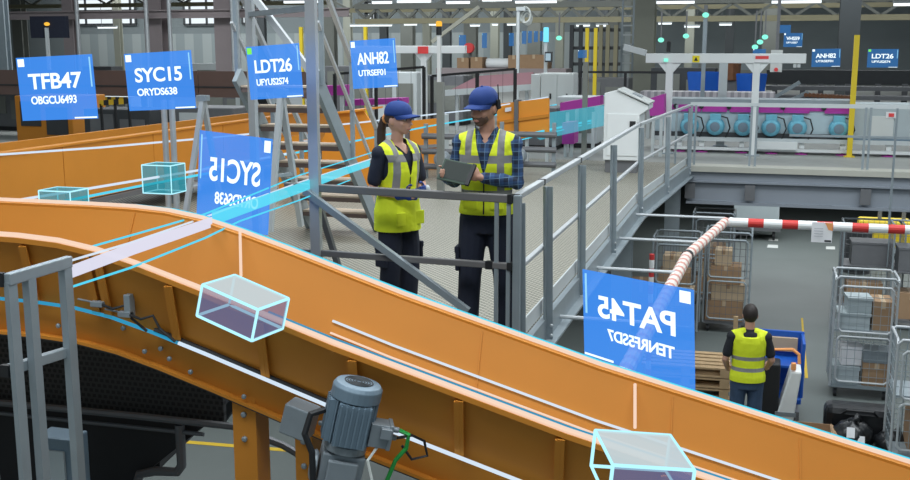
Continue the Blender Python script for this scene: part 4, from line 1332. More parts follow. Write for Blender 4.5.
def roll_cage(label, c, w, d, h, rz=0.0, shelves=1, group=None, front=True, m='aluminium', wm='steel'):
    t = thing('roll_cage', label, 'roll cage', c, rz, group, True)
    X, Y, Z = Vector((1, 0, 0)), Vector((0, 1, 0)), Vector((0, 0, 1))
    b = MB().span((-w / 2, -d / 2, .15), (w / 2, d / 2, .19))
    b.build('base', wm, t)
    for x in (-w / 2 + .08, w / 2 - .08):
        for y in (-d / 2 + .08, d / 2 - .08):
            MB().lathe((x - .02, y, .06), [(.06, 0), (.06, .04)], 12, (1, 0, 0)).build('wheel', 'black', t)
            MB().span((x - .03, y - .02, .06), (x + .03, y + .02, .16)).build('castor', 'steel_dark', t)
    sides = [(Vector((-w / 2, -d / 2, 0)), Y, d), (Vector((w / 2, -d / 2, 0)), Y, d), (Vector((-w / 2, d / 2, 0)), X, w)]
    if front:
        sides.append((Vector((-w / 2, -d / 2, 0)), X, w))
    for s, ux, ln in sides:
        e = s + ux * ln
        pn = MB().tube([s + Z * .17, s + Z * (h - .05), s + ux * .05 + Z * h, e - ux * .05 + Z * h, e + Z * (h - .05), e + Z * .17], .016, 8)
        po = pn.build('frame', m, t)
        g = MB()
        wire(g, s + Z * .2, ux, Z, ln, h - .22, max(5, int(ln / .09)), max(6, int(h / .14)), .003)
        g.build('wire_panel', wm, po)
    if front:
        for z0, z1 in ((.25, h * .52), (h * .56, h - .12)):
            q = -d / 2 - .03
            gt = MB().tube([(-w / 2 + .10, q, z0), (-w / 2 + .06, q, z0 + .04), (-w / 2 + .06, q, z1 - .04), (-w / 2 + .10, q, z1), (w / 2 - .10, q, z1), (w / 2 - .06, q, z1 - .04), (w / 2 - .06, q, z0 + .04), (w / 2 - .10, q, z0), (-w / 2 + .10, q, z0)], .015, 8)
            gt.build('gate', m, t)
    for k in range(shelves):
        z = .19 + (h - .19) * (k + 1) / (shelves + 1)
        MB().span((-w / 2 + .01, -d / 2 + .01, z), (w / 2 - .01, d / 2 - .01, z + .02)).build('shelf', wm, t)
    return t


def carton(label, c, s, rz=0.0, m='cardboard', group=None, cat='carton', name='carton'):
    t = thing(name, label, cat, c, rz, group, True)
    MB().span((-s[0] / 2, -s[1] / 2, 0), (s[0] / 2, s[1] / 2, s[2])).build('box', m, t, bevel=.004)
    if m.startswith('card'):
        MB().span((-.03, -s[1] / 2 - .001, s[2] * .75), (.03, s[1] / 2 + .001, s[2] + .001)).build('tape', 'cardboard_pale' if m == 'cardboard' else 'cardboard', t)
    else:
        MB().span((-s[0] / 2 - .012, -s[1] / 2 - .012, s[2] - .03), (s[0] / 2 + .012, s[1] / 2 + .012, s[2] + .005)).build('rim', m, t)
    return t


# cage A, in full view at right
A0 = at(829, 399, z=0)
A1 = at(889, 399, z=0)
cax, cay, cw = (A0.x + A1.x) / 2, A0.y + .4, A1.x - A0.x
roll_cage('tall wire roll cage with two gates right of the aisle', (cax, cay, 0), cw, .62, 1.70)
sh = .19 + (1.70 - .19) / 2 + .02
carton('grey tote standing on the left of the cage base', (cax - .19, cay - .08, .19), (.34, .4, .24), 0, 'tote_grey', None, 'tote', 'tote')
carton('pale box stacked on the grey tote in the cage', (cax - .14, cay - .06, .445), (.26, .3, .26), .1, 'paper', None, 'box')
carton('grey blue tote on the right of the cage base', (cax + .19, cay - .10, .52), (.34, .36, .16), 0, 'motor_grey', None, 'tote', 'tote')
carton('brown carton under the grey blue tote in the cage', (cax + .20, cay - .06, .19), (.36, .42, .33), 0)
carton('pale tote on the cage shelf, left side', (cax - .13, cay - .06, sh), (.40, .42, .22), 0, 'tote_grey', None, 'tote', 'tote')
carton('brown carton on the cage shelf, right side', (cax + .23, cay, sh), (.26, .45, .4), 0)
carton('rounded pale tote resting on the pale shelf tote', (cax - .08, cay - .06, sh + .23), (.30, .34, .2), .1, 'tote_grey', None, 'tote', 'tote')

# cage B, nearer and cut by the right edge
B0 = at(889, 470, z=0)
roll_cage('near wire roll cage cut by the right edge of the photo', (B0.x + .42, B0.y + .35, 0), .84, .62, 1.52, 0, 1)
carton('brown carton inside the near right roll cage', (B0.x + .45, B0.y + .38, .19), (.5, .45, .4), 0)

# black bags in front of cage A
bg = at(858, 424, z=.2)
t = thing('holdall', 'large black holdall lying below the roll cage', 'bag', (bg.x, bg.y, 0))
MB().span((bg.x - .40, bg.y - .12, .02), (bg.x + .40, bg.y + .22, .44)).build('body', 'bag_black', t, smooth=False, bevel=.09)
MB().tube([(bg.x - .2, bg.y - .13, .36), (bg.x - .15, bg.y - .17, .42), (bg.x + .15, bg.y - .17, .42), (bg.x + .2, bg.y - .13, .36)], .014, 8).build('handle', 'black', t)
b2 = at(852, 440, z=.12)


def bin_bag(label, c, rx, ry, rz_, patch):
    t = thing('bin_bag', label, 'bag', (c[0], c[1], 0))
    m = MB().ball((c[0], c[1], rz_ * .92), rx, ry, rz_, 22, 14)
    for q in m.v:
        d = q - Vector((c[0], c[1], rz_))
        q += d * (.09 * math.sin(9 * d.x / rx + 2) * math.cos(7 * d.z / rz_) + .05 * math.sin(17 * d.y))
        q.z = max(q.z, .005)
    m.tube([(c[0], c[1], rz_ * 1.75), (c[0] + .02, c[1], rz_ * 1.98), (c[0] + .06, c[1] - .02, rz_ * 2.15)], .03, 8, [.07, .03, .06])
    m.build('sack', 'bag_black', t, smooth=True)
    for k, (dx, dz, w) in enumerate(patch):
        MB().box((c[0] + dx, c[1] - ry * .97, rz_ * dz), (w, .01, .12), Matrix.Rotation(R(-18), 3, 'X')).build('label_patch', 'paper', t)


bin_bag('black bin bag with white labels in front of the holdall', (b2.x, b2.y), .24, .22, .19, ((.07, 1.0, .10), (-.04, 1.5, .09)))
bin_bag('small black bin bag at the right of the labelled bag', (b2.x + .46, b2.y + .05), .22, .2, .13, ())
c = at(805, 432, z=.2)
cb_ = thing('open_carton', 'open brown carton on the floor behind the trough edge', 'carton', (c.x, c.y, 0))
m = MB().span((c.x - .3, c.y - .22, 0), (c.x + .3, c.y + .22, .01)).span((c.x - .3, c.y - .22, 0), (c.x + .3, c.y - .21, .25)).span((c.x - .3, c.y + .21, 0), (c.x + .3, c.y + .22, .25))
m.span((c.x - .3, c.y - .21, 0), (c.x - .29, c.y + .21, .25)).span((c.x + .29, c.y - .21, 0), (c.x + .3, c.y + .21, .25))
m.build('box', 'cardboard', cb_)
MB().prism([(c.x + .3, c.y - .22, .25), (c.x + .3, c.y + .22, .25), (c.x + .42, c.y + .22, .18), (c.x + .42, c.y - .22, .18)], (0, 0, .008)).build('flap', 'cardboard', cb_)
MB().prism([(c.x - .3, c.y - .22, .25), (c.x + .3, c.y - .22, .25), (c.x + .3, c.y - .33, .22), (c.x - .3, c.y - .33, .22)], (0, 0, .008)).build('flap', 'cardboard_pale', cb_)

# racks and cages behind, right
for k, (px, py, w, h, lab) in enumerate(((868, 318, 1.0, 1.7, 'wire roll cage behind the two gate cage'), (915, 330, .9, 1.8, 'wire roll cage behind, at the right edge'))):
    p = at(px, py, z=0)
    roll_cage(lab, (p.x, p.y + .2, 0), w, .7, h, 0, 1, None, False, 'steel', 'steel_dark')
    carton('brown carton low in the ' + ('cage behind the two gate cage' if k == 0 else 'cage at the right edge, behind'), (p.x - .1, p.y + .2, .19), (.6, .5, .45), 0)
    carton('dark grey crate on the shelf of the ' + ('cage behind the two gate cage' if k == 0 else 'cage at the right edge, behind'), (p.x, p.y + .2, .19 + (h - .19) / 2 + .02), (.7, .5, .4), 0, 'steel_dark', None, 'crate', 'crate')
fk = thing('pallet_truck', 'yellow pallet truck parked far right behind the cages', 'pallet truck', tuple(at(880, 262, z=0)))
x, y = fk.location.x, fk.location.y
MB().span((x - .5, y - .1, .35), (x + .6, y + .5, .95)).build('body', 'yellow_paint', fk, bevel=.05)
MB().span((x - .55, y - .05, .02), (x - .35, y + .45, .3)).build('wheel_housing', 'black', fk)
MB().span((x - .1, y + .1, .95), (x - .02, y + .18, 1.9)).build('mast', 'steel_dark', fk)
MB().span((x + .4, y + .1, .95), (x + .48, y + .18, 1.9)).build('mast', 'steel_dark', fk)
MB().span((x - .5, y + .5, .06), (x - .3, y + 1.5, .12)).build('fork', 'steel', fk)
MB().span((x + .3, y + .5, .06), (x + .5, y + 1.5, .12)).build('fork', 'steel', fk)
for px, py, lab in ((800, 232, 'drum on the floor far behind the notice'), (856, 258, 'dark drum standing beside the far cages')):
    p = at(px, py + 14, z=0)
    if px == 800:
        continue
    t = thing('drum', lab, 'drum', (p.x, p.y, 0))
    MB().lathe((p.x, p.y, 0), [(.28, 0), (.28, .28), (.295, .3), (.28, .32), (.28, .6), (.295, .62), (.28, .64), (.28, .88), (.26, .9)], 22).build('shell', 'dark_grey', t)
    MB().lathe((p.x, p.y, .9), [(.25, 0), (.25, .02)], 22).build('lid', 'steel_dark', t)
p = at(755, 238, z=0)
t = thing('trolley', 'pale grey trolley parked in the far aisle under the deck', 'trolley', (p.x, p.y, 0))
MB().span((p.x - .55, p.y - .3, .35), (p.x + .55, p.y + .5, .95)).build('body', 'tote_grey', t, bevel=.02)
MB().span((p.x - .6, p.y - .35, .24), (p.x + .6, p.y + .55, .34)).build('deck', 'steel_dark', t)
for dx in (-.45, .45):
    for dy in (-.2, .4):
        MB().lathe((p.x + dx - .03, p.y + dy, .12), [(.12, 0), (.12, .06)], 12, (1, 0, 0)).build('wheel', 'black', t)
MB().tube([(p.x + .55, p.y - .2, .9), (p.x + .75, p.y - .2, 1.2), (p.x + .75, p.y + .4, 1.2), (p.x + .55, p.y + .4, .9)], .02, 8).build('handle', 'steel', t)

# cages with cartons below the open side of the deck
C0 = at(690, 333, z=0)
cl = [(-1.22, C0.y - .2, 1.72, 'left wire roll cage of cartons under the deck edge'), (-.42, C0.y + .5, 1.72, 'wire roll cage of cartons beside the aisle behind the third worker'), (-.75, C0.y + 2.4, 1.75, 'farther wire roll cage in the shade under the deck'), (-.25, C0.y - 1.4, 1.1, 'low wire roll cage just left of the third worker')]
names = ('left cage', 'aisle cage', 'farther shaded cage', 'low cage')
for k, (x, y, h, lab) in enumerate(cl[:3]):
    roll_cage(lab, (x, y, 0), .74, .66, h, 0, 0, None, True, 'steel', 'steel_dark')
    z = .19
    for j, (sx, sy, sz, m) in enumerate(((.62, .52, .34, 'cardboard'), (.54, .5, .28, 'cardboard_pale'), (.5, .46, .30, 'cardboard'), (.28, .4, .26, 'cardboard_pale'))[:4 if k < 2 else 3]):
        carton('%s carton in the %s under the deck, %s of its stack' % ('brown' if m == 'cardboard' else 'pale', names[k], ('lowest', 'second', 'third', 'topmost')[j]), (x + (.02 if j % 2 else -.03) - (.1 if j == 3 else 0), y, z), (sx, sy, sz), 0, m)
        z += sz + .005
for k, (px, py, sx, sz, m) in enumerate(((652, 330, .5, .5, 'cardboard'), (640, 318, .6, .7, 'cardboard'))):
    p = at(px, py, z=0)
    carton('brown carton on the floor %s the red banded post under the deck' % ('right beside' if k == 0 else 'behind'), (p.x, p.y, 0), (sx, .5, sz), .1, m)
p = at(651, 285, y=13.2)
t = thing('banded_post', 'short red and white banded post under the deck edge', 'post', (p.x, 13.2, 0))
MB().tube([(p.x, 13.2, .03), (p.x, 13.2, at(651, 254, y=13.2).z)], .032, 12).build('post', 'tape_red_white', t)
MB().lathe((p.x, 13.2, 0), [(.14, 0), (.14, .03)], 16).build('base', 'black', t)
p = at(742, 300, z=0)


def pallet(label, c, rz, n=1):
    t = thing('pallet', label, 'pallet', c, rz, None, True)
    for k in range(n):
        z = k * .15
        for j in range(3):
            MB().span((-.6, -.4 + j * .34, z), (.6, -.28 + j * .34, z + .022)).build('bottom_board', 'wood', t)
        for x in (-.52, 0, .52):
            for y in (-.34, 0, .34):
                pass
            MB().span((x - .06, -.4, z + .022), (x + .06, .4, z + .115)).build('bearer', 'wood', t)
        for j in range(5):
            MB().span((-.6, -.4 + j * .172, z + .115), (.6, -.29 + j * .172, z + .137)).build('top_board', 'wood', t)
    return t


p = at(702, 396, z=0)
pallet('stack of wooden pallets on the floor left of the third worker', (p.x - .25, p.y + .3, 0), .05, 3)

# blue and white cart the third worker is using
K = at(782, 430, z=0)
kx, ky = K.x - .08, K.y - .15
ct = thing('picking_cart', 'blue and white cart in front of the third worker', 'cart', (kx, ky, 0))
MB().span((kx - .28, ky + .45, .25), (kx + .30, ky + 1.05, .32)).build('deck', 'blue_plastic', ct, bevel=.01)
MB().span((kx - .28, ky + 1.02, .32), (kx + .32, ky + 1.06, 1.06)).build('back_panel', 'blue_plastic', ct, bevel=.01)
MB().span((kx + .28, ky + .5, .32), (kx + .32, ky + 1.04, 1.04)).build('side_panel', 'blue_plastic', ct, bevel=.01)
MB().span((kx - .25, ky + .52, .70), (kx + .28, ky + 1.02, .73)).build('shelf', 'blue_plastic', ct)
MB().span((kx - .26, ky + .95, .80), (kx + .24, ky + 1.01, .98)).build('box_front', 'cardboard_pale', ct)
MB().prism([(kx - .02, ky + .05, .12), (kx + .20, ky + .05, .12), (kx + .27, ky + .05, .80), (kx + .14, ky + .05, .80)], (0, .36, 0)).build('front_shell', 'white_paint', ct, bevel=.02)
MB().span((kx - .20, ky + .10, .12), (kx + .02, ky + .4, .86)).build('console', 'black', ct, bevel=.02)
MB().span((kx - .02, ky + .04, .22), (kx + .23, ky + .055, .27)).build('grey_band', 'motor_grey', ct)
MB().tube([(kx - .1, ky + .42, .86), (kx - .08, ky + .42, .96), (kx + .16, ky + .42, .98), (kx + .24, ky + .42, .92), (kx + .25, ky + .42, .8)], .022, 8).build('handle', 'sign_orange', ct)
MB().box((kx + .17, ky + .08, .86), (.06, .06, .09)).build('grip', 'sign_orange', ct, bevel=.01)
for dx in (-.2, .22):
    for dy in (.2, .95):
        MB().lathe((kx + dx - .03, ky + dy, .1), [(.10, 0), (.10, .06)], 14, (1, 0, 0)).build('wheel', 'black', ct)
MB().span((kx - .24, ky + .15, .14), (kx + .27, ky + 1.0, .25)).build('chassis', 'steel_dark', ct)
tl = at(732, 398, z=0)
tag(MB().span((tl.x - .03, tl.y, 0), (tl.x + .03, tl.y + .03, 1.15)).build('broom_handle', 'wood'), 'thin wooden pole standing left of the third worker', 'pole')
# ================================================================== people
def remesh(mb, voxel, smooth=2, cut=None, zcap=None):
    """fuse overlapping closed shapes into one continuous skin; cut() drops faces to open hems and necklines"""
    me = bpy.data.meshes.new('tmp')
    me.from_pydata(mb.v, [], mb.f)
    me.update()
    o = bpy.data.objects.new('tmp', me)
    COL.objects.link(o)
    m = o.modifiers.new('r', 'REMESH')
    m.mode = 'VOXEL'
    m.voxel_size = voxel
    if smooth:
        s = o.modifiers.new('s', 'SMOOTH')
        s.factor = .5
        s.iterations = smooth
    dg = bpy.context.evaluated_depsgraph_get()
    dg.update()
    em = bpy.data.meshes.new_from_object(o.evaluated_get(dg))
    bpy.data.objects.remove(o)
    out = MB()
    out.v = [v.co.copy() for v in em.vertices]
    for p in em.polygons:
        if cut is None or not cut(p.center):
            out.f.append(tuple(p.vertices))
    if cut is not None:
        cnt = {}
        for f in out.f:
            for a, b in zip(f, f[1:] + f[:1]):
                e = (min(a, b), max(a, b))
                cnt[e] = cnt.get(e, 0) + 1
        nb = {}
        for (a, b), n in cnt.items():
            if n == 1:
                nb.setdefault(a, []).append(b)
                nb.setdefault(b, []).append(a)
        for _ in range(8):
            new = {i: out.v[i] * .4 + sum((out.v[j] for j in q), Vector()) * (.6 / len(q)) for i, q in nb.items()}
            for i, p in new.items():
                out.v[i] = p
    used = sorted({i for f in out.f for i in f})
    mp = {i: k for k, i in enumerate(used)}
    out.v = [out.v[i] for i in used]
    out.f = [tuple(mp[i] for i in f) for f in out.f]
    return out


def limb(mb, pts, rs, n=14):
    """tapering chain with rounded joints"""
    pts = [Vector(p) for p in pts]
    mb.tube(pts, 0, n, rs)
    for p, r in zip(pts, rs):
        mb.ball(p, r * .995, n=n, m=8)
    return mb


def hand(mb, wrist, d, side, curl, spread=.2, k=1.0, thumb_in=.5):
    """palm with five unequal bent fingers; d points along the palm, side towards the thumb"""
    wrist, d, side = Vector(wrist), Vector(d).normalized(), Vector(side)
    side = (side - d * side.dot(d)).normalized()
    nrm = d.cross(side).normalized()          # curl turns the fingers towards this normal
    L = .085 * k
    rot = Matrix((side, nrm, d)).transposed()
    mb.ball(wrist + d * L * .55, .040 * k, .017 * k, L * .62, 14, 9, rot)
    mb.tube([wrist - d * .02, wrist + d * .03], .026 * k, 12, [.027 * k, .028 * k], .75)
    for i, (off, ln) in enumerate(((.030, .070), (.010, .078), (-.010, .072), (-.029, .056))):
        p = wrist + d * (L * .92) + side * off * k
        q = [p - d * .02]
        a = 0.0
        for s in (.45, .32, .25):
            a += curl * (.9 if s == .45 else 1.1)
            dd = (d * math.cos(a) + nrm * math.sin(a) + side * (off * spread * 4)).normalized()
            q.append(q[-1] + dd * (ln * s * k + (.02 if s == .45 else 0)))
        limb(mb, q, [.0095 * k, .0092 * k, .0085 * k, .0075 * k], 8)
    p = wrist + d * .022 * k + side * .026 * k
    a = p + (side * .8 + d * .55 + nrm * thumb_in * .5).normalized() * .034 * k
    b = a + (side * .35 + d * .85 + nrm * thumb_in).normalized() * .032 * k
    c = b + (d * .9 + nrm * thumb_in).normalized() * .024 * k
    limb(mb, [p, a, b, c], [.014 * k, .011 * k, .010 * k, .008 * k], 8)
    return mb


TORSO = [(.80, 0, .005, .150, .110), (.88, 0, .005, .168, .118), (.96, 0, .005, .168, .118), (1.06, 0, 0, .148, .104), (1.16, 0, -.004, .150, .106), (1.28, 0, -.008, .166, .118), (1.38, 0, -.004, .172, .116), (1.45, 0, .004, .150, .092), (1.50, 0, .010, .085, .066)]


def grow(rings, g, z0=None, z1=None, sx=1.0):
    return [(z, cx, cy, rx * sx + g, ry + g) for z, cx, cy, rx, ry in rings if (z0 is None or z >= z0) and (z1 is None or z <= z1)]


def make_person(name, label, loc, rz, spec):
    """a figure facing -Y in its own space; spec holds the joints, sizes and clothes"""
    t = thing(name, label, 'person', loc, rz, None, True)
    k = spec['height'] / 1.80
    sw = spec.get('shoulder', .185)
    sx = spec.get('width', 1.0)
    HM = Matrix.Translation((0, -.005, 1.555)) @ Euler((R(spec.get('nod', 0)), 0, R(spec.get('turn', 0))), 'XYZ').to_matrix().to_4x4() @ Matrix.Scale(1.07, 4) @ Matrix.Translation((0, .005, -1.555))
    S = Matrix.Scale(k, 4)

    def fin(mb, nm, m, parent=t, **kw):
        return mb.xf(S).build(nm, m, parent, **kw)
    # ---- body: one continuous skin
    b = MB().loft(grow(TORSO, 0, sx=sx), 24)
    limb(b, [(0, .012, 1.46), (0, .002, 1.53), (0, -.006, 1.60)], [.062 * sx, .056 * sx, .056 * sx])
    h = MB().ball((0, -.012, 1.695), .076, .097, .112, 22, 14).ball((0, -.055, 1.640), .054, .056, .056, 16, 10).ball((0, -.075, 1.600), .030, .026, .022)
    h.ball((0, -.092, 1.706), .052, .018, .016)                       # brow
    h.tube([(0, -.100, 1.705), (0, -.116, 1.68), (0, -.128, 1.658), (0, -.104, 1.646)], .01, 8, [.008, .010, .015, .010])   # nose
    h.ball((0, -.108, 1.626), .020, .010, .006).ball((0, -.106, 1.615), .018, .010, .006)
    for s in (-1, 1):
        h.ball((s * .078, .002, 1.675), .010, .022, .032, 10, 8)
        h.ball((s * .040, -.078, 1.655), .022, .018, .020)
    h.xf(HM)
    b.join(h)
    arms = spec['arms']
    for s, a in arms.items():
        limb(b, [(a['s'][0] * .75, 0, 1.43), a['s'], Vector(a['s']).lerp(Vector(a['e']), .5), a['e'], Vector(a['e']).lerp(Vector(a['w']), .35), a['w']], [.058, .056, .046, .040, .039, .026])
        hand(b, a['w'], a['d'], a['t'], a['curl'], k=a.get('k', 1.0), thumb_in=a.get('thumb', .5))
    legs = spec['legs']
    for hp, kn, an in legs:
        limb(b, [hp, Vector(hp).lerp(Vector(kn), .5), kn, Vector(kn).lerp(Vector(an), .35), an], [.088 * sx, .078, .055, .056, .036])
        limb(b, [an, (an[0], an[1] - .08, .045)], [.038, .030])
    bm = remesh(b, .0085, 2)
    fin(bm, 'body', spec['skin'], smooth=True)
    # ---- face details
    ey = MB()
    for s in (-1, 1):
        ey.ball((s * .031, -.094, 1.690), .014, .009, .007, 10, 8)
    eo = fin(ey.xf(HM), 'eye', 'eye_white', smooth=True)
    ir = MB()
    for s in (-1, 1):
        ir.ball((s * .031, -.101, 1.689), .0065, .004, .0065, 8, 6)
    fin(ir.xf(HM), 'iris', 'iris', eo)
    eb = MB()
    for s in (-1, 1):
        eb.tube([(s * .016, -.112, 1.709), (s * .034, -.112, 1.715), (s * .052, -.098, 1.708)], .004, 6)
    fin(eb.xf(HM), 'eyebrow', spec['hair'])
    lp = MB().tube([(-.02, -.106, 1.619), (0, -.119, 1.621), (.02, -.106, 1.619)], .0045, 6)
    fin(lp.xf(HM), 'mouth', 'lip')
    if spec.get('beard'):
        bd = MB().ball((0, -.056, 1.638), .057, .059, .058, 16, 10).ball((0, -.077, 1.600), .033, .029, .025)
        bd = remesh(bd, .006, 1, lambda c: c.z > 1.642 + .35 * max(0, abs(c.x) - .03) or (abs(c.x) < .022 and 1.611 < c.z < 1.630) or c.y > .0)
        fin(bd.xf(HM), 'beard', 'stubble', smooth=True)
    # ---- hair
    hm = MB().ball((0, .002, 1.705), .084, .100, .112, 22, 14)
    low = spec.get('hair_low', 1.63)
    hm = remesh(hm, .008, 1, lambda c: c.z < low or (c.y < -.035 and c.z < 1.755) or (abs(c.x) > .06 and c.y < .0 and c.z < 1.70))
    ho = fin(hm.xf(HM), 'hair', spec['hair'], smooth=True)
    if spec.get('ponytail'):
        pt = MB()
        limb(pt, [HM @ Vector(q) for q in ((0, .085, 1.695), (0, .125, 1.675), (0, .145, 1.60), (-.005, .14, 1.50), (-.012, .13, 1.42), (-.015, .125, 1.37))], [.030, .032, .036, .036, .026, .012])
        fin(remesh(pt, .008, 1), 'ponytail', spec['hair'], ho, smooth=True)
        fin(MB().tube([HM @ Vector((.032 * math.cos(a), .105, 1.685 + .032 * math.sin(a))) for a in [2 * math.pi * j / 12 for j in range(13)]], .009, 6, caps=False), 'hair_tie', 'sign_orange', ho)
    # ---- cap
    if spec.get('cap'):
        dm = MB()
        rings = []
        for i in range(9):
            a = math.pi / 2 * i / 8
            rings.append((1.732 + .092 * math.sin(a), 0, -.006, max(.004, .089 * math.cos(a) ** .8), max(.004, .113 * math.cos(a) ** .8)))
        dm.loft([(1.716, 0, -.006, .088, .112)] + rings, 26)
        co = fin(dm.xf(HM), 'cap', 'cap_blue', smooth=True)
        bl = []
        n = 14
        for i in range(n + 1):
            a = math.pi * (1.06 + .88 * i / n)
            bl.append((math.cos(a), math.sin(a)))
        top, outer = [], []
        for cx, sy in bl:
            top.append(Vector((.088 * cx, -.004 + .106 * sy, 1.734 - .012 * abs(cx))))
            outer.append(Vector((.080 * cx, -.012 + .188 * sy, 1.727 - .034 * abs(cx) ** 2)))
        fin(MB().strip(top, outer, (0, 0, -.006)).xf(HM), 'visor', 'cap_blue', co, smooth=False)
        fin(MB().ball((0, -.006, 1.826), .010, .010, .006).xf(HM), 'button', 'cap_blue', co)
    # ---- trousers
    g = spec.get('leg_loose', .020)
    tr = MB().loft(grow(TORSO, .016, None, 1.07, sx), 24)
    cuff = spec.get('cuff', .06)
    for hp, kn, an in legs:
        hp, kn, an = Vector(hp), Vector(kn), Vector(an)
        if cuff > .3:
            e = kn.lerp(an, .12)
            limb(tr, [hp, hp.lerp(kn, .5), e], [.088 * sx + .016, .080 + g, .074 + g])
        else:
            e = Vector((an.x, an.y + .005, cuff + .03))
            limb(tr, [hp, hp.lerp(kn, .5), kn, kn.lerp(an, .4), e], [.088 * sx + .016, .080 + g, .064 + g, .062 + g, .062 + g])
    tr = remesh(tr, .010, 2, lambda c: c.z < cuff or c.z > 1.04)
    to = fin(tr, 'trousers', spec['trousers'], smooth=True)
    if spec.get('pockets'):
        for hp, kn, an in legs:
            s = 1 if hp[0] > 0 else -1
            c = Vector(hp).lerp(Vector(kn), .72)
            pk = MB().box((c.x + s * .092, c.y, c.z), (.03, .13, .17)).box((c.x + s * .097, c.y, c.z + .07), (.03, .135, .05))
            fin(pk, 'pocket', spec['trousers'], to, bevel=.01)
    # ---- shoes
    for hp, kn, an in legs:
        x, y = an[0], an[1]
        sh = MB().ball((x, y - .045, .052), .047, .125, .050, 16, 10).ball((x, y - .125, .042), .045, .055, .036, 14, 9)
        limb(sh, [(x, y + .005, .06), (x, y + .005, .14)], [.050, .052])
        sh = remesh(sh, .008, 1)
        for q in sh.v:
            q.z = max(q.z, .004)
        so_ = fin(sh, 'shoe', 'boot', smooth=True)
        fin(MB().ball((x, y - .055, .014), .052, .142, .013, 18, 6), 'sole', 'black', so_)
    # ---- shirt
    shx = MB().loft(grow(TORSO, .014, .88, None, sx), 26)
    limb(shx, [(0, .012, 1.46), (0, .004, 1.515)], [.066 * sx, .064 * sx])
    for s, a in arms.items():
        e, w_ = Vector(a['e']), Vector(a['w'])
        st_ = Vector(a['s'])
        if spec['sleeve'] == 'long':
            limb(shx, [(st_.x * .7, 0, 1.425), st_, st_.lerp(e, .5), e, e.lerp(w_, .4), e.lerp(w_, .9)], [.070, .070, .060, .055, .052, .040])
        else:
            limb(shx, [(st_.x * .7, 0, 1.425), st_, st_.lerp(e, .45), st_.lerp(e, .72)], [.070, .070, .062, .060])

    def neck(c):
        v = spec.get('shirt_v', 1.44)
        if c.y < .0 and abs(c.x) < .075 and c.z > v + abs(c.x) * 1.25:
            return True
        return c.z > 1.535
    shx = remesh(shx, .0085, 2, neck)
    so2 = fin(shx, 'shirt', spec['shirt'], smooth=True)
    if spec.get('collar'):
        cl_ = MB()
        for s in (-1, 1):
            cl_.prism([(s * .015, -.070, 1.47), (s * .062, -.05, 1.545), (s * .075, -.035, 1.50), (s * .05, -.085, 1.43)], (0, -.006, .004))
            cl_.prism([(s * .062, -.05, 1.545), (s * .072, .01, 1.555), (s * .085, .01, 1.505), (s * .075, -.035, 1.50)], (s * .004, 0, 0))
        fin(cl_, 'collar', spec['shirt'], so2)
    # ---- hi-vis vest
    hem = spec.get('hem', .85)
    vr = [(hem - .06, 0, .003, .172 * sx, .122)] + grow(TORSO, 0, .86, 1.46, sx)
    ve = MB().loft([(z, cx, cy, rx + (spec.get('flare', .0) if z < 1.1 else 0), ry + (spec.get('flare', .0) if z < 1.1 else 0)) for z, cx, cy, rx, ry in grow(vr, .036)], 28)
    for s in (-1, 1):
        limb(ve, [(s * .075, .012, 1.485), (s * sw * .93, 0, 1.445)], [.060, .062])
        ve.ball((s * .11, .0, 1.40), .085, .125, .12)
    vv = spec.get('vest_v', 1.22)

    def vcut(c):
        if c.z < hem or c.z > 1.555:
            return True
        if c.y < .03 and abs(c.x) < max(0, (c.z - vv)) * .27 and spec.get('open', True):
            return True
        if c.y >= .03 and abs(c.x) < max(0, (c.z - 1.52)) * 1.6:
            return True
        lim = sw * 1.03 - .022 * math.sin(max(0, min(1, (c.z - 1.18) / .27)) * math.pi)
        if c.z > 1.18 and abs(c.x) > lim + .012:
            return True
        return False
    ve = remesh(ve, .0085, 2, vcut)
    vo = fin(ve, 'vest', spec['vest'], smooth=True)
    if spec.get('open', True):
        zp = MB().tube([(0, -(.160 if z < 1.0 else .146 if z < 1.2 else .155), z) for z in (hem + .01, 1.0, 1.1, vv)], .005, 6)
        fin(zp, 'zip', 'black', vo)
        for s in (-1, 1):
            fin(MB().box((s * .095, -.152, hem + .10), (.10, .016, .11)), 'pocket', 'vest_plain', vo, bevel=.006)
    return t, S, HM


mat('vest_plain', HV, .75, 0, .05, 8)

# the man, facing the camera and a little to the left, head bent over the tablet
man_at = at(486, 339, z=DECK)
man_rz = R(6)
LW = Vector((-.005, -.275, 1.225))      # his left wrist (right in the photo)
RW = Vector((-.275, -.205, 1.225))
man, MS, MH = make_person('person', 'man in blue cap, plaid shirt and hi-vis vest looking down at a tablet', man_at, man_rz, dict(
    height=1.81, shoulder=.190, width=1.0, nod=12, turn=-30, skin='skin', hair='hair_dark', beard=True, cap=True, collar=True,
    arms={'l': dict(s=(.188, .005, 1.435), e=(.218, -.02, 1.165), w=LW, d=(-.75, -.25, .22), t=(.1, -.1, 1), curl=.42, thumb=.7),
          'r': dict(s=(-.188, .005, 1.435), e=(-.240, .02, 1.165), w=RW, d=(.30, -.70, .15), t=(-.1, .1, 1), curl=.40, thumb=.7)},
    legs=[((.095, 0, .90), (.135, -.02, .49), (.150, .02, .085)), ((-.095, 0, .90), (-.115, -.03, .49), (-.140, -.01, .085))],
    shirt='plaid', sleeve='long', shirt_v=1.44, trousers='navy', pockets=True, vest='vest_man', vest_v=1.22, hem=.94))
tabc = MS @ Vector((-.165, -.305, 1.262))
TM = Matrix.Translation(tabc) @ Matrix.Rotation(R(-12), 4, 'Z') @ Matrix.Rotation(R(9), 4, 'Y') @ Matrix.Rotation(R(52), 4, 'X')
tabl = thing('tablet', 'dark tablet in the hands of the man with the plaid shirt', 'tablet', man_at, man_rz, None, True)
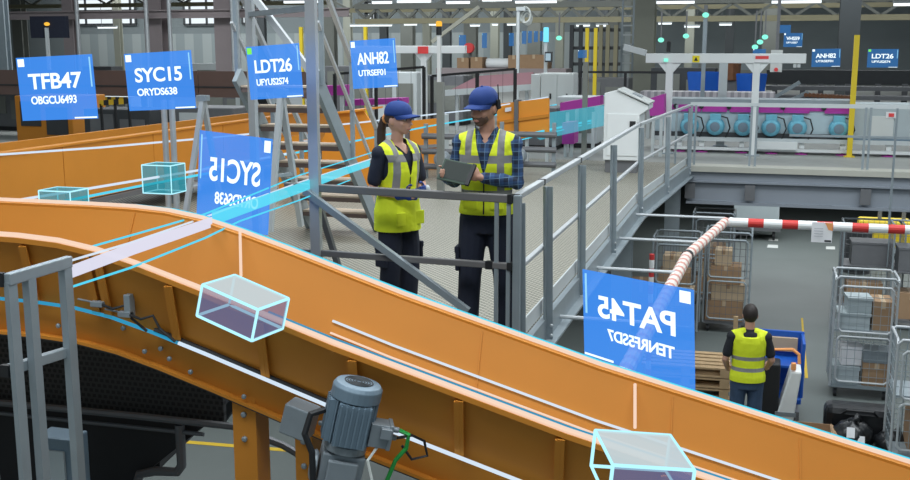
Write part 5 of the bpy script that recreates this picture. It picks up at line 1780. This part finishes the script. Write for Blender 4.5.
MB().box((0, 0, 0), (.24, .17, .012)).xf(TM).build('case', 'tablet_green', tabl, bevel=.004)
MB().box((0, .002, .0075), (.21, .14, .002)).xf(TM).build('screen', 'tablet_dark', tabl)
MB().box((.106, 0, .002), (.028, .172, .022)).xf(TM).build('hand_strap', 'black', tabl, bevel=.003)
rd = MB().box((.088, .03, 1.70), (.02, .03, .06)).tube([(.092, .035, 1.72), (.098, .04, 1.83)], .004, 6)
hs = rd.xf(MS @ MH)
hs_ = thing('headset', 'small black headset with an aerial on the ear of the man', 'headset', man_at, man_rz, None, True)
hs.build('earpiece', 'black', hs_)

# the woman, facing right with gloved hands before her
wom_at = at(399, 326, z=DECK)
wom_rz = R(60)
wom, WS, WH = make_person('person', 'woman with ponytail, blue cap and hi-vis vest looking to the right', wom_at, wom_rz, dict(
    height=1.69, shoulder=.166, width=.88, nod=2, turn=14, skin='skin_light', hair='hair_brown', ponytail=True, cap=True, hair_low=1.66,
    arms={'r': dict(s=(-.172, .01, 1.43), e=(-.225, .045, 1.145), w=(-.115, -.205, 1.115), d=(.35, -.85, .12), t=(.15, 0, 1), curl=.45, thumb=.6),
          'l': dict(s=(.172, .005, 1.43), e=(.215, -.05, 1.15), w=(.045, -.255, 1.145), d=(-.35, -.8, .1), t=(-.15, 0, 1), curl=.45, thumb=.6)},
    legs=[((.085, 0, .90), (.095, -.03, .49), (.10, .02, .085)), ((-.085, 0, .90), (-.095, -.01, .49), (-.10, .03, .085))],
    shirt='navy', sleeve='short', shirt_v=1.42, trousers='navy', pockets=True, vest='vest_woman', vest_v=1.25, hem=.815, flare=.018))
for nm, w_, d_, t_ in (('glove', (-.115, -.205, 1.115), (.35, -.85, .12), (.15, 0, 1)), ('glove', (.045, -.255, 1.145), (-.35, -.8, .1), (-.15, 0, 1))):
    g = MB()
    hand(g, w_, d_, t_, .45, k=1.16, thumb_in=.6)
    w_, d_ = Vector(w_), Vector(d_).normalized()
    limb(g, [w_ - d_ * .045, w_ + d_ * .02], [.036, .034])
    go = remesh(g, .0075, 1).xf(WS).build(nm, 'glove_blue', wom, smooth=True)
    nrm = d_.cross(Vector(t_)).normalized()
    MB().ball(w_ + d_ * .105 + nrm * -.004, .047, .022, .03, 14, 9, Matrix((Vector(t_).normalized(), nrm, d_)).transposed()).xf(WS).build('glove_trim', 'glove_white', go, smooth=True)

# the third worker on the ground floor, seen from behind
th_at = Vector((at(751, 305, z=1.78).x, at(751, 305, z=1.78).y, 0))
th, _, _ = make_person('person', 'worker seen from behind in hi-vis vest and dark shorts at the blue cart', th_at, R(180 + 8), dict(
    height=1.76, shoulder=.195, width=1.05, nod=6, turn=0, skin='skin', hair='hair_dark', hair_low=1.60, cuff=.46,
    arms={'l': dict(s=(.198, .005, 1.43), e=(.27, .02, 1.15), w=(.22, -.17, .98), d=(-.1, -.9, -.2), t=(-.2, 0, 1), curl=.5),
          'r': dict(s=(-.198, .005, 1.43), e=(-.275, .0, 1.15), w=(-.25, -.18, 1.0), d=(.05, -.9, -.2), t=(.2, 0, 1), curl=.5)},
    legs=[((.095, 0, .90), (.11, -.02, .49), (.12, .02, .085)), ((-.095, 0, .90), (-.105, -.01, .49), (-.115, .0, .085))],
    shirt='black_cloth', sleeve='short', shirt_v=1.46, trousers='denim', leg_loose=.012, vest='vest_back', vest_v=1.3, hem=.90, open=False))
# ================================================================== floating blue information panels
def holo(label, tl, tr, bl, y, title, code, back=False, marker='holo_text', m='holo_blue', big=True, lines=True):
    """a real flat glowing panel standing upright in the hall; back=True shows it from behind"""
    yl, yr = y if isinstance(y, tuple) else (y, y)
    TL, TR, BL = at(*tl, y=yl), at(*tr, y=yr), at(*bl, y=yl)
    if back:
        TL, TR = TR, TL
        BL = BL + (TL - TR)
    ux = (TR - TL)
    w = ux.length
    ux.normalize()
    uz = TL - BL
    uz = (uz - ux * uz.dot(ux))
    h = uz.length
    uz.normalize()
    n = ux.cross(uz).normalized()
    o = TL - uz * h
    face = -n if back else n                 # the side seen from the walkway
    t = thing('hologram', label, 'hologram', o)

    def quad(a, b, c, d, off, th=.002):
        q = [o + ux * (w * x) + uz * (h * z) + face * off for x, z in ((a, b), (c, b), (c, d), (a, d))]
        return MB().prism(q, face * th)
    quad(0, 0, 1, 1, 0, .004).build('screen', m, t)
    e = .005
    quad(.02, .855, .105, .975, e).build('marker', marker, t)
    if title:
        put_text(MB(), title, o + ux * (w * .14) + uz * (h * .50) + face * (e + .003), ux, uz, h * .245, w * .70, .028).build('title_text', 'holo_text', t)
        if code:
            put_text(MB(), code, o + ux * (w * .15) + uz * (h * .26) + face * (e + .003), ux, uz, h * .125, w * .60, .03).build('code_text', 'holo_text', t)
    if lines:
        quad(.70, .012, .99, .035, e).build('accent_line', 'holo_text', t)
        quad(.955, .50, .972, .96, e).build('accent_line', 'holo_soft', t)
    return t


holo('floating blue panel reading TFB47 at the far left', (16, 58), (92, 54), (20, 121), 8.2, 'TFB47', 'OBGCU6493')
holo('floating blue panel reading SYC15 the right way round', (124, 54), (191, 50), (129, 111), 9.0, 'SYC15', 'ORYDS638')
holo('floating blue panel reading LDT26 with a green corner near the steel tower', (246, 47), (299, 43), (248, 100), 6.6, 'LDT26', 'UFYUS2S74', False, 'holo_green')
holo('floating blue panel reading ANH82 above the woman', (350, 41), (395, 38), (353, 89), 7.6, 'ANH82', 'UTRSEF01')
holo('floating blue panel reading SYC15 backwards beside the trough', (200, 130), (273, 139), (206, 226), 6.2, 'SYC15', 'ORYDS638', True)
holo('floating blue panel reading PAT45 backwards above the trough edge', (583, 269), (694, 290), (581, 353), (5.75, 5.0), 'PAT45', 'TENRF5SD7', True)
holo('small far blue panel reading VHS59 above the portal frame', (784, 33), (803, 33), (784, 47), 30, 'VHS59', 'UFYUS2S7', False, 'holo_text', 'holo_far')
holo('far blue panel reading ANH82 above the dark conveyor', (812, 49), (841, 48.5), (812, 67), 28, 'ANH82', 'UTRSEF01', False, 'holo_text', 'holo_far')
holo('far blue panel reading LDT26 at the right edge above the dark conveyor', (868, 49), (899, 49), (868, 67.5), 28, 'LDT26', 'UFYUS2S74', False, 'holo_green', 'holo_far')
holo('tiny far blue panel without words above the VHS59 panel', (777, 25), (791, 25), (777, 33), 31, None, None, False, 'holo_text', 'holo_far', True, False)
holo('tiny far blue panel just over the red sticker of the portal frame', (753, 49), (766, 49), (753, 57), 24, None, None, False, 'holo_text', 'holo_far', True, False)
holo('tiny far blue panel beside the top of the white post', (578, 50), (587, 50), (578, 58), 26, None, None, False, 'holo_text', 'holo_far', True, False)
for px0, px1, py0, py1, lab in ((459, 466, 35, 50, 'narrow far blue panel left of the hose reel'), (482, 487, 33, 48, 'narrow far blue panel right of the hose reel'), (509, 514, 33, 46, 'narrow far blue panel left of the hook pole'), (522, 526.5, 31, 44, 'first narrow blue panel right of the hook pole'), (528, 532, 31, 43, 'second narrow blue panel right of the hook pole'), (534, 538, 31, 42, 'third narrow blue panel right of the hook pole'), (540, 543, 31, 41, 'narrow blue panel touching the cyan signal light')):
    holo(lab, (px0, py0), (px1, py0), (px0, py1), 40, None, None, False, 'holo_soft', 'holo_far', True, False)


# ================================================================== glowing parcel outlines
def holo_box(label, c, s, rz, pitch, side='box_side', top='box_top', r=.006):
    M = Matrix.Translation(c) @ Matrix.Rotation(rz, 4, 'Z') @ Matrix.Rotation(pitch, 4, 'Y')
    t = thing('hologram_parcel', label, 'hologram', (c[0], c[1], c[2] - s[2] / 2))
    hx, hy, hz = (q / 2 for q in s)
    e = MB()
    P_ = lambda x, y, z: M @ Vector((x * hx, y * hy, z * hz))
    for a in (-1, 1):
        for b in (-1, 1):
            e.tube([P_(-1, a, b), P_(1, a, b)], r, 6)
            e.tube([P_(a, -1, b), P_(a, 1, b)], r, 6)
            e.tube([P_(a, b, -1), P_(a, b, 1)], r, 6)
    e.build('glowing_edge', 'box_edge', t)
    up = M.to_3x3() @ Vector((0, 0, 1))
    f = MB().prism([P_(-1, -1, 1), P_(1, -1, 1), P_(1, 1, 1), P_(-1, 1, 1)], up * .002)
    f.build('top_face', top, t)
    dy = M.to_3x3() @ Vector((0, 1, 0))
    MB().prism([P_(-1, -1, -1), P_(1, -1, -1), P_(1, -1, 1), P_(-1, -1, 1)], dy * .002).build('front_face', side, t)
    dx = M.to_3x3() @ Vector((1, 0, 0))
    MB().prism([P_(1, -1, -1), P_(1, 1, -1), P_(1, 1, 1), P_(1, -1, 1)], dx * .002).build('end_face', side, t)
    return t


holo_box('glowing parcel outline riding on the trough above the motor', at(243, 307, y=3.62), (.27, .20, .13), R(-10), R(15))
holo_box('glowing parcel outline at the bottom of the photo on the trough', (-.33, 3.36, 3.325), (.265, .31, .13), R(19), R(5))
holo_box('small cyan parcel outline low on the left behind the trough', at(64, 199, y=7.4), (.30, .24, .16), R(0), 0, 'box_teal', 'box_teal')
holo_box('small teal parcel outline beside the twin pipes', at(164, 178, y=8.6), (.30, .25, .26), R(0), 0, 'box_teal', 'box_teal')


# ================================================================== streaks of light along the belts
def trail(label, pts, r, m='trail_cyan'):
    t = MB().tube(pts, r, 6).build('light_trail', m)
    return tag(t, label, 'light trail')


def ribbon(label, pts, w, m):
    a = [p + Vector((0, 0, w / 2)) for p in pts]
    b = [p - Vector((0, 0, w / 2)) for p in pts]
    return tag(MB().strip(a, b, (0, .003, 0)).build('light_ribbon', m), label, 'light ribbon')


trail('pale trail along the upper edge of the far trough wall', [(x, FAR + .03, ztop(x) + .016) for x in XS], .010, 'trail_pink')
trail('cyan trail just behind the upper edge of the far trough wall', [(x, FAR + .075, ztop(x) + .012) for x in XS if x > -3.2], .006, 'trail_cyan')
trail('pale trail along the upper edge of the ribbed trough wall', [(x, NEAR + .002, ztop(x) + .012) for x in XS], .013, 'trail_pink')
trail('cyan trail above the edge of the ribbed trough wall', [(x, NEAR + .05, ztop(x) + .006) for x in XS if x > -2.0], .008, 'trail_deep')
trail('pale upper trail on the inner face of the trough', [(x, FAR - .135, ztop(x) - .195) for x in XS if x > -2.0], .006, 'trail_white')
trail('faint lower trail on the inner face of the trough', [(x, FAR - .165, ztop(x) - .245) for x in XS if x > -2.0], .005, 'trail_pink')
trail('blue trail along the bend of the ribbed trough wall', [(x, NEAR + .065, ztop(x) - .295) for x in XS if x < -2.0], .008, 'trail_deep')
trail('pale blue trail along the lower ribbed trough wall', [(x, NEAR + .045, ztop(x) - .285) for x in XS if x >= -2.32], .008, 'trail_white')
zt_ = 3.70
trail('long thin trail above the far orange conveyor, left to right', [at(-20, 156, z=zt_), at(100, 147.5, z=zt_), at(230, 136, z=zt_), at(360, 122.5, z=zt_), at(480, 109, z=zt_), at(548, 97, z=zt_)], .012, 'trail_white')
trail('thin trail ending at the console lid', [at(205, 168, z=3.45), at(300, 152, z=3.45), at(430, 126, z=3.45), at(560, 104, z=3.45), at(612, 94, z=3.45)], .013, 'trail_cyan')
trail('bright trail under the console lid behind the man', [at(516, 137, z=3.2), at(612, 116, z=3.2)], .022, 'trail_cyan')
trail('fine trail below the bright trail behind the man', [at(516, 141, z=3.15), at(600, 121, z=3.15)], .010, 'trail_cyan')
trail('white trail through the two small parcel outlines', [at(0, 203, y=7.2), at(80, 190, y=7.6), at(200, 170, y=9.0), at(290, 153, y=11)], .012, 'trail_white')
trail('cyan trail below the two small parcel outlines', [at(40, 206, y=7.3), at(145, 185, y=8.6), at(215, 172, y=9.2)], .012, 'trail_cyan')
rb = [at(62, 276, y=3.62), at(112, 255, y=4.0), at(135, 247, y=4.12)]
ribbon('broad white light ribbon lying across the trough mouth', [at(60, 276, y=3.50), at(100, 261, y=3.60), at(135, 248, y=3.72), at(180, 233, y=4.15), at(212, 222, y=4.62)], .052, 'ribbon_white')
ribbon('broad cyan light ribbon rising behind the trough to the stairs', [at(212, 219, y=4.75), at(255, 204, y=5.6), at(300, 188, y=6.6), at(345, 171, y=8.5), at(370, 163, y=10)], .070, 'ribbon_cyan')
trail('thin trail over the white light ribbon', [at(66, 262, y=3.5), at(130, 243, y=3.72), at(200, 219, y=4.72), at(300, 182, y=7.2), at(380, 156, y=10)], .005, 'trail_white')
trail('thin trail higher over the white light ribbon', [at(90, 247, y=4.0), at(150, 230, y=4.3), at(205, 214, y=4.8), at(300, 175, y=7.2), at(380, 150, y=10)], .005, 'trail_cyan')
trail('thin trail under the white light ribbon', [at(62, 290, y=3.5), at(130, 268, y=3.66), at(205, 238, y=4.3), at(240, 221, y=4.9), at(300, 200, y=6.6), at(350, 180, y=8.4)], .005, 'trail_cyan')
trail('pink upright light line on the inner trough wall, left', [at(240, 231, y=4.58), at(241, 276, y=4.36)], .007, 'trail_pink')
trail('pink upright light line on the inner trough wall, right', [at(635, 384, y=4.58), at(635, 428, y=4.40)], .007, 'trail_pink')
tag(MB().prism([at(508, 118, y=20), at(612, 104, y=20), at(612, 124, y=20), at(540, 140, y=20)], (0, .01, 0)).build('light_haze', glow('haze_cyan', (.10, .62, .80), .8, .38)), 'cyan glittering light field beside the console', 'light field')

# ================================================================== light
def area(name, loc, sx, sy, power, col=(.92, .97, 1.0), rot=(0, 0, 0)):
    l = bpy.data.lights.new(name, 'AREA')
    l.shape = 'RECTANGLE'
    l.size = sx
    l.size_y = sy
    l.energy = power
    l.color = col
    o = bpy.data.objects.new(name, l)
    COL.objects.link(o)
    o.location = loc
    o.rotation_euler = rot
    return o


area('roof_light', (-1.0, 1.6, 8.6), 9, 2, 430)
area('roof_light', (-3, 7.5, 8.8), 10, 2, 480)
area('roof_light', (-4, 13, 9.0), 14, 2, 430)
area('roof_light', (4, 14, 9.0), 8, 4, 650)
area('roof_light', (0, 24, 9.0), 26, 2, 700)
area('roof_light', (-6, 42, 9.3), 40, 3, 1900)
area('roof_light', (-18, 60, 9.3), 50, 4, 2600)
area('deck_fill', (2.5, 25, 2.2), 8, 6, 330)  # unseen fill added to brighten the floor beneath the far deck
area('deck_fill', (-3.5, 14, 2.3), 2, 5, 50)  # unseen fill added below the near deck
area('deck_fill', (-6, 10.5, 2.3), 4, 3, 90)  # another added fill, lifts the floor seen under the trough
area('roof_light', (-14, 26, 9.0), 16, 3, 900)  # extra overhead fill, added to lift the columns at left
area('wall_fill', (-32, 66, 9.2), 40, 2, 1500, (.95, .98, 1), (R(35), 0, 0))  # unseen fill added to wash the back wall, no fixture modelled
w = bpy.data.worlds.new('world')
SC.world = w
w.use_nodes = True
bgn = w.node_tree.nodes['Background']
bgn.inputs['Color'].default_value = (.62, .74, .80, 1)
bgn.inputs['Strength'].default_value = .34

SC.view_settings.view_transform = 'Standard'
SC.view_settings.look = 'None'
SC.view_settings.gamma = 1
SC.view_settings.exposure = 0.0
SC.view_settings.use_curve_mapping = False
SC.cycles.transparent_max_bounces = 24
SC.cycles.max_bounces = 6
SC.cycles.use_denoising = True
for o in bpy.data.objects:
    if 'local_space' in o:
        del o['local_space']
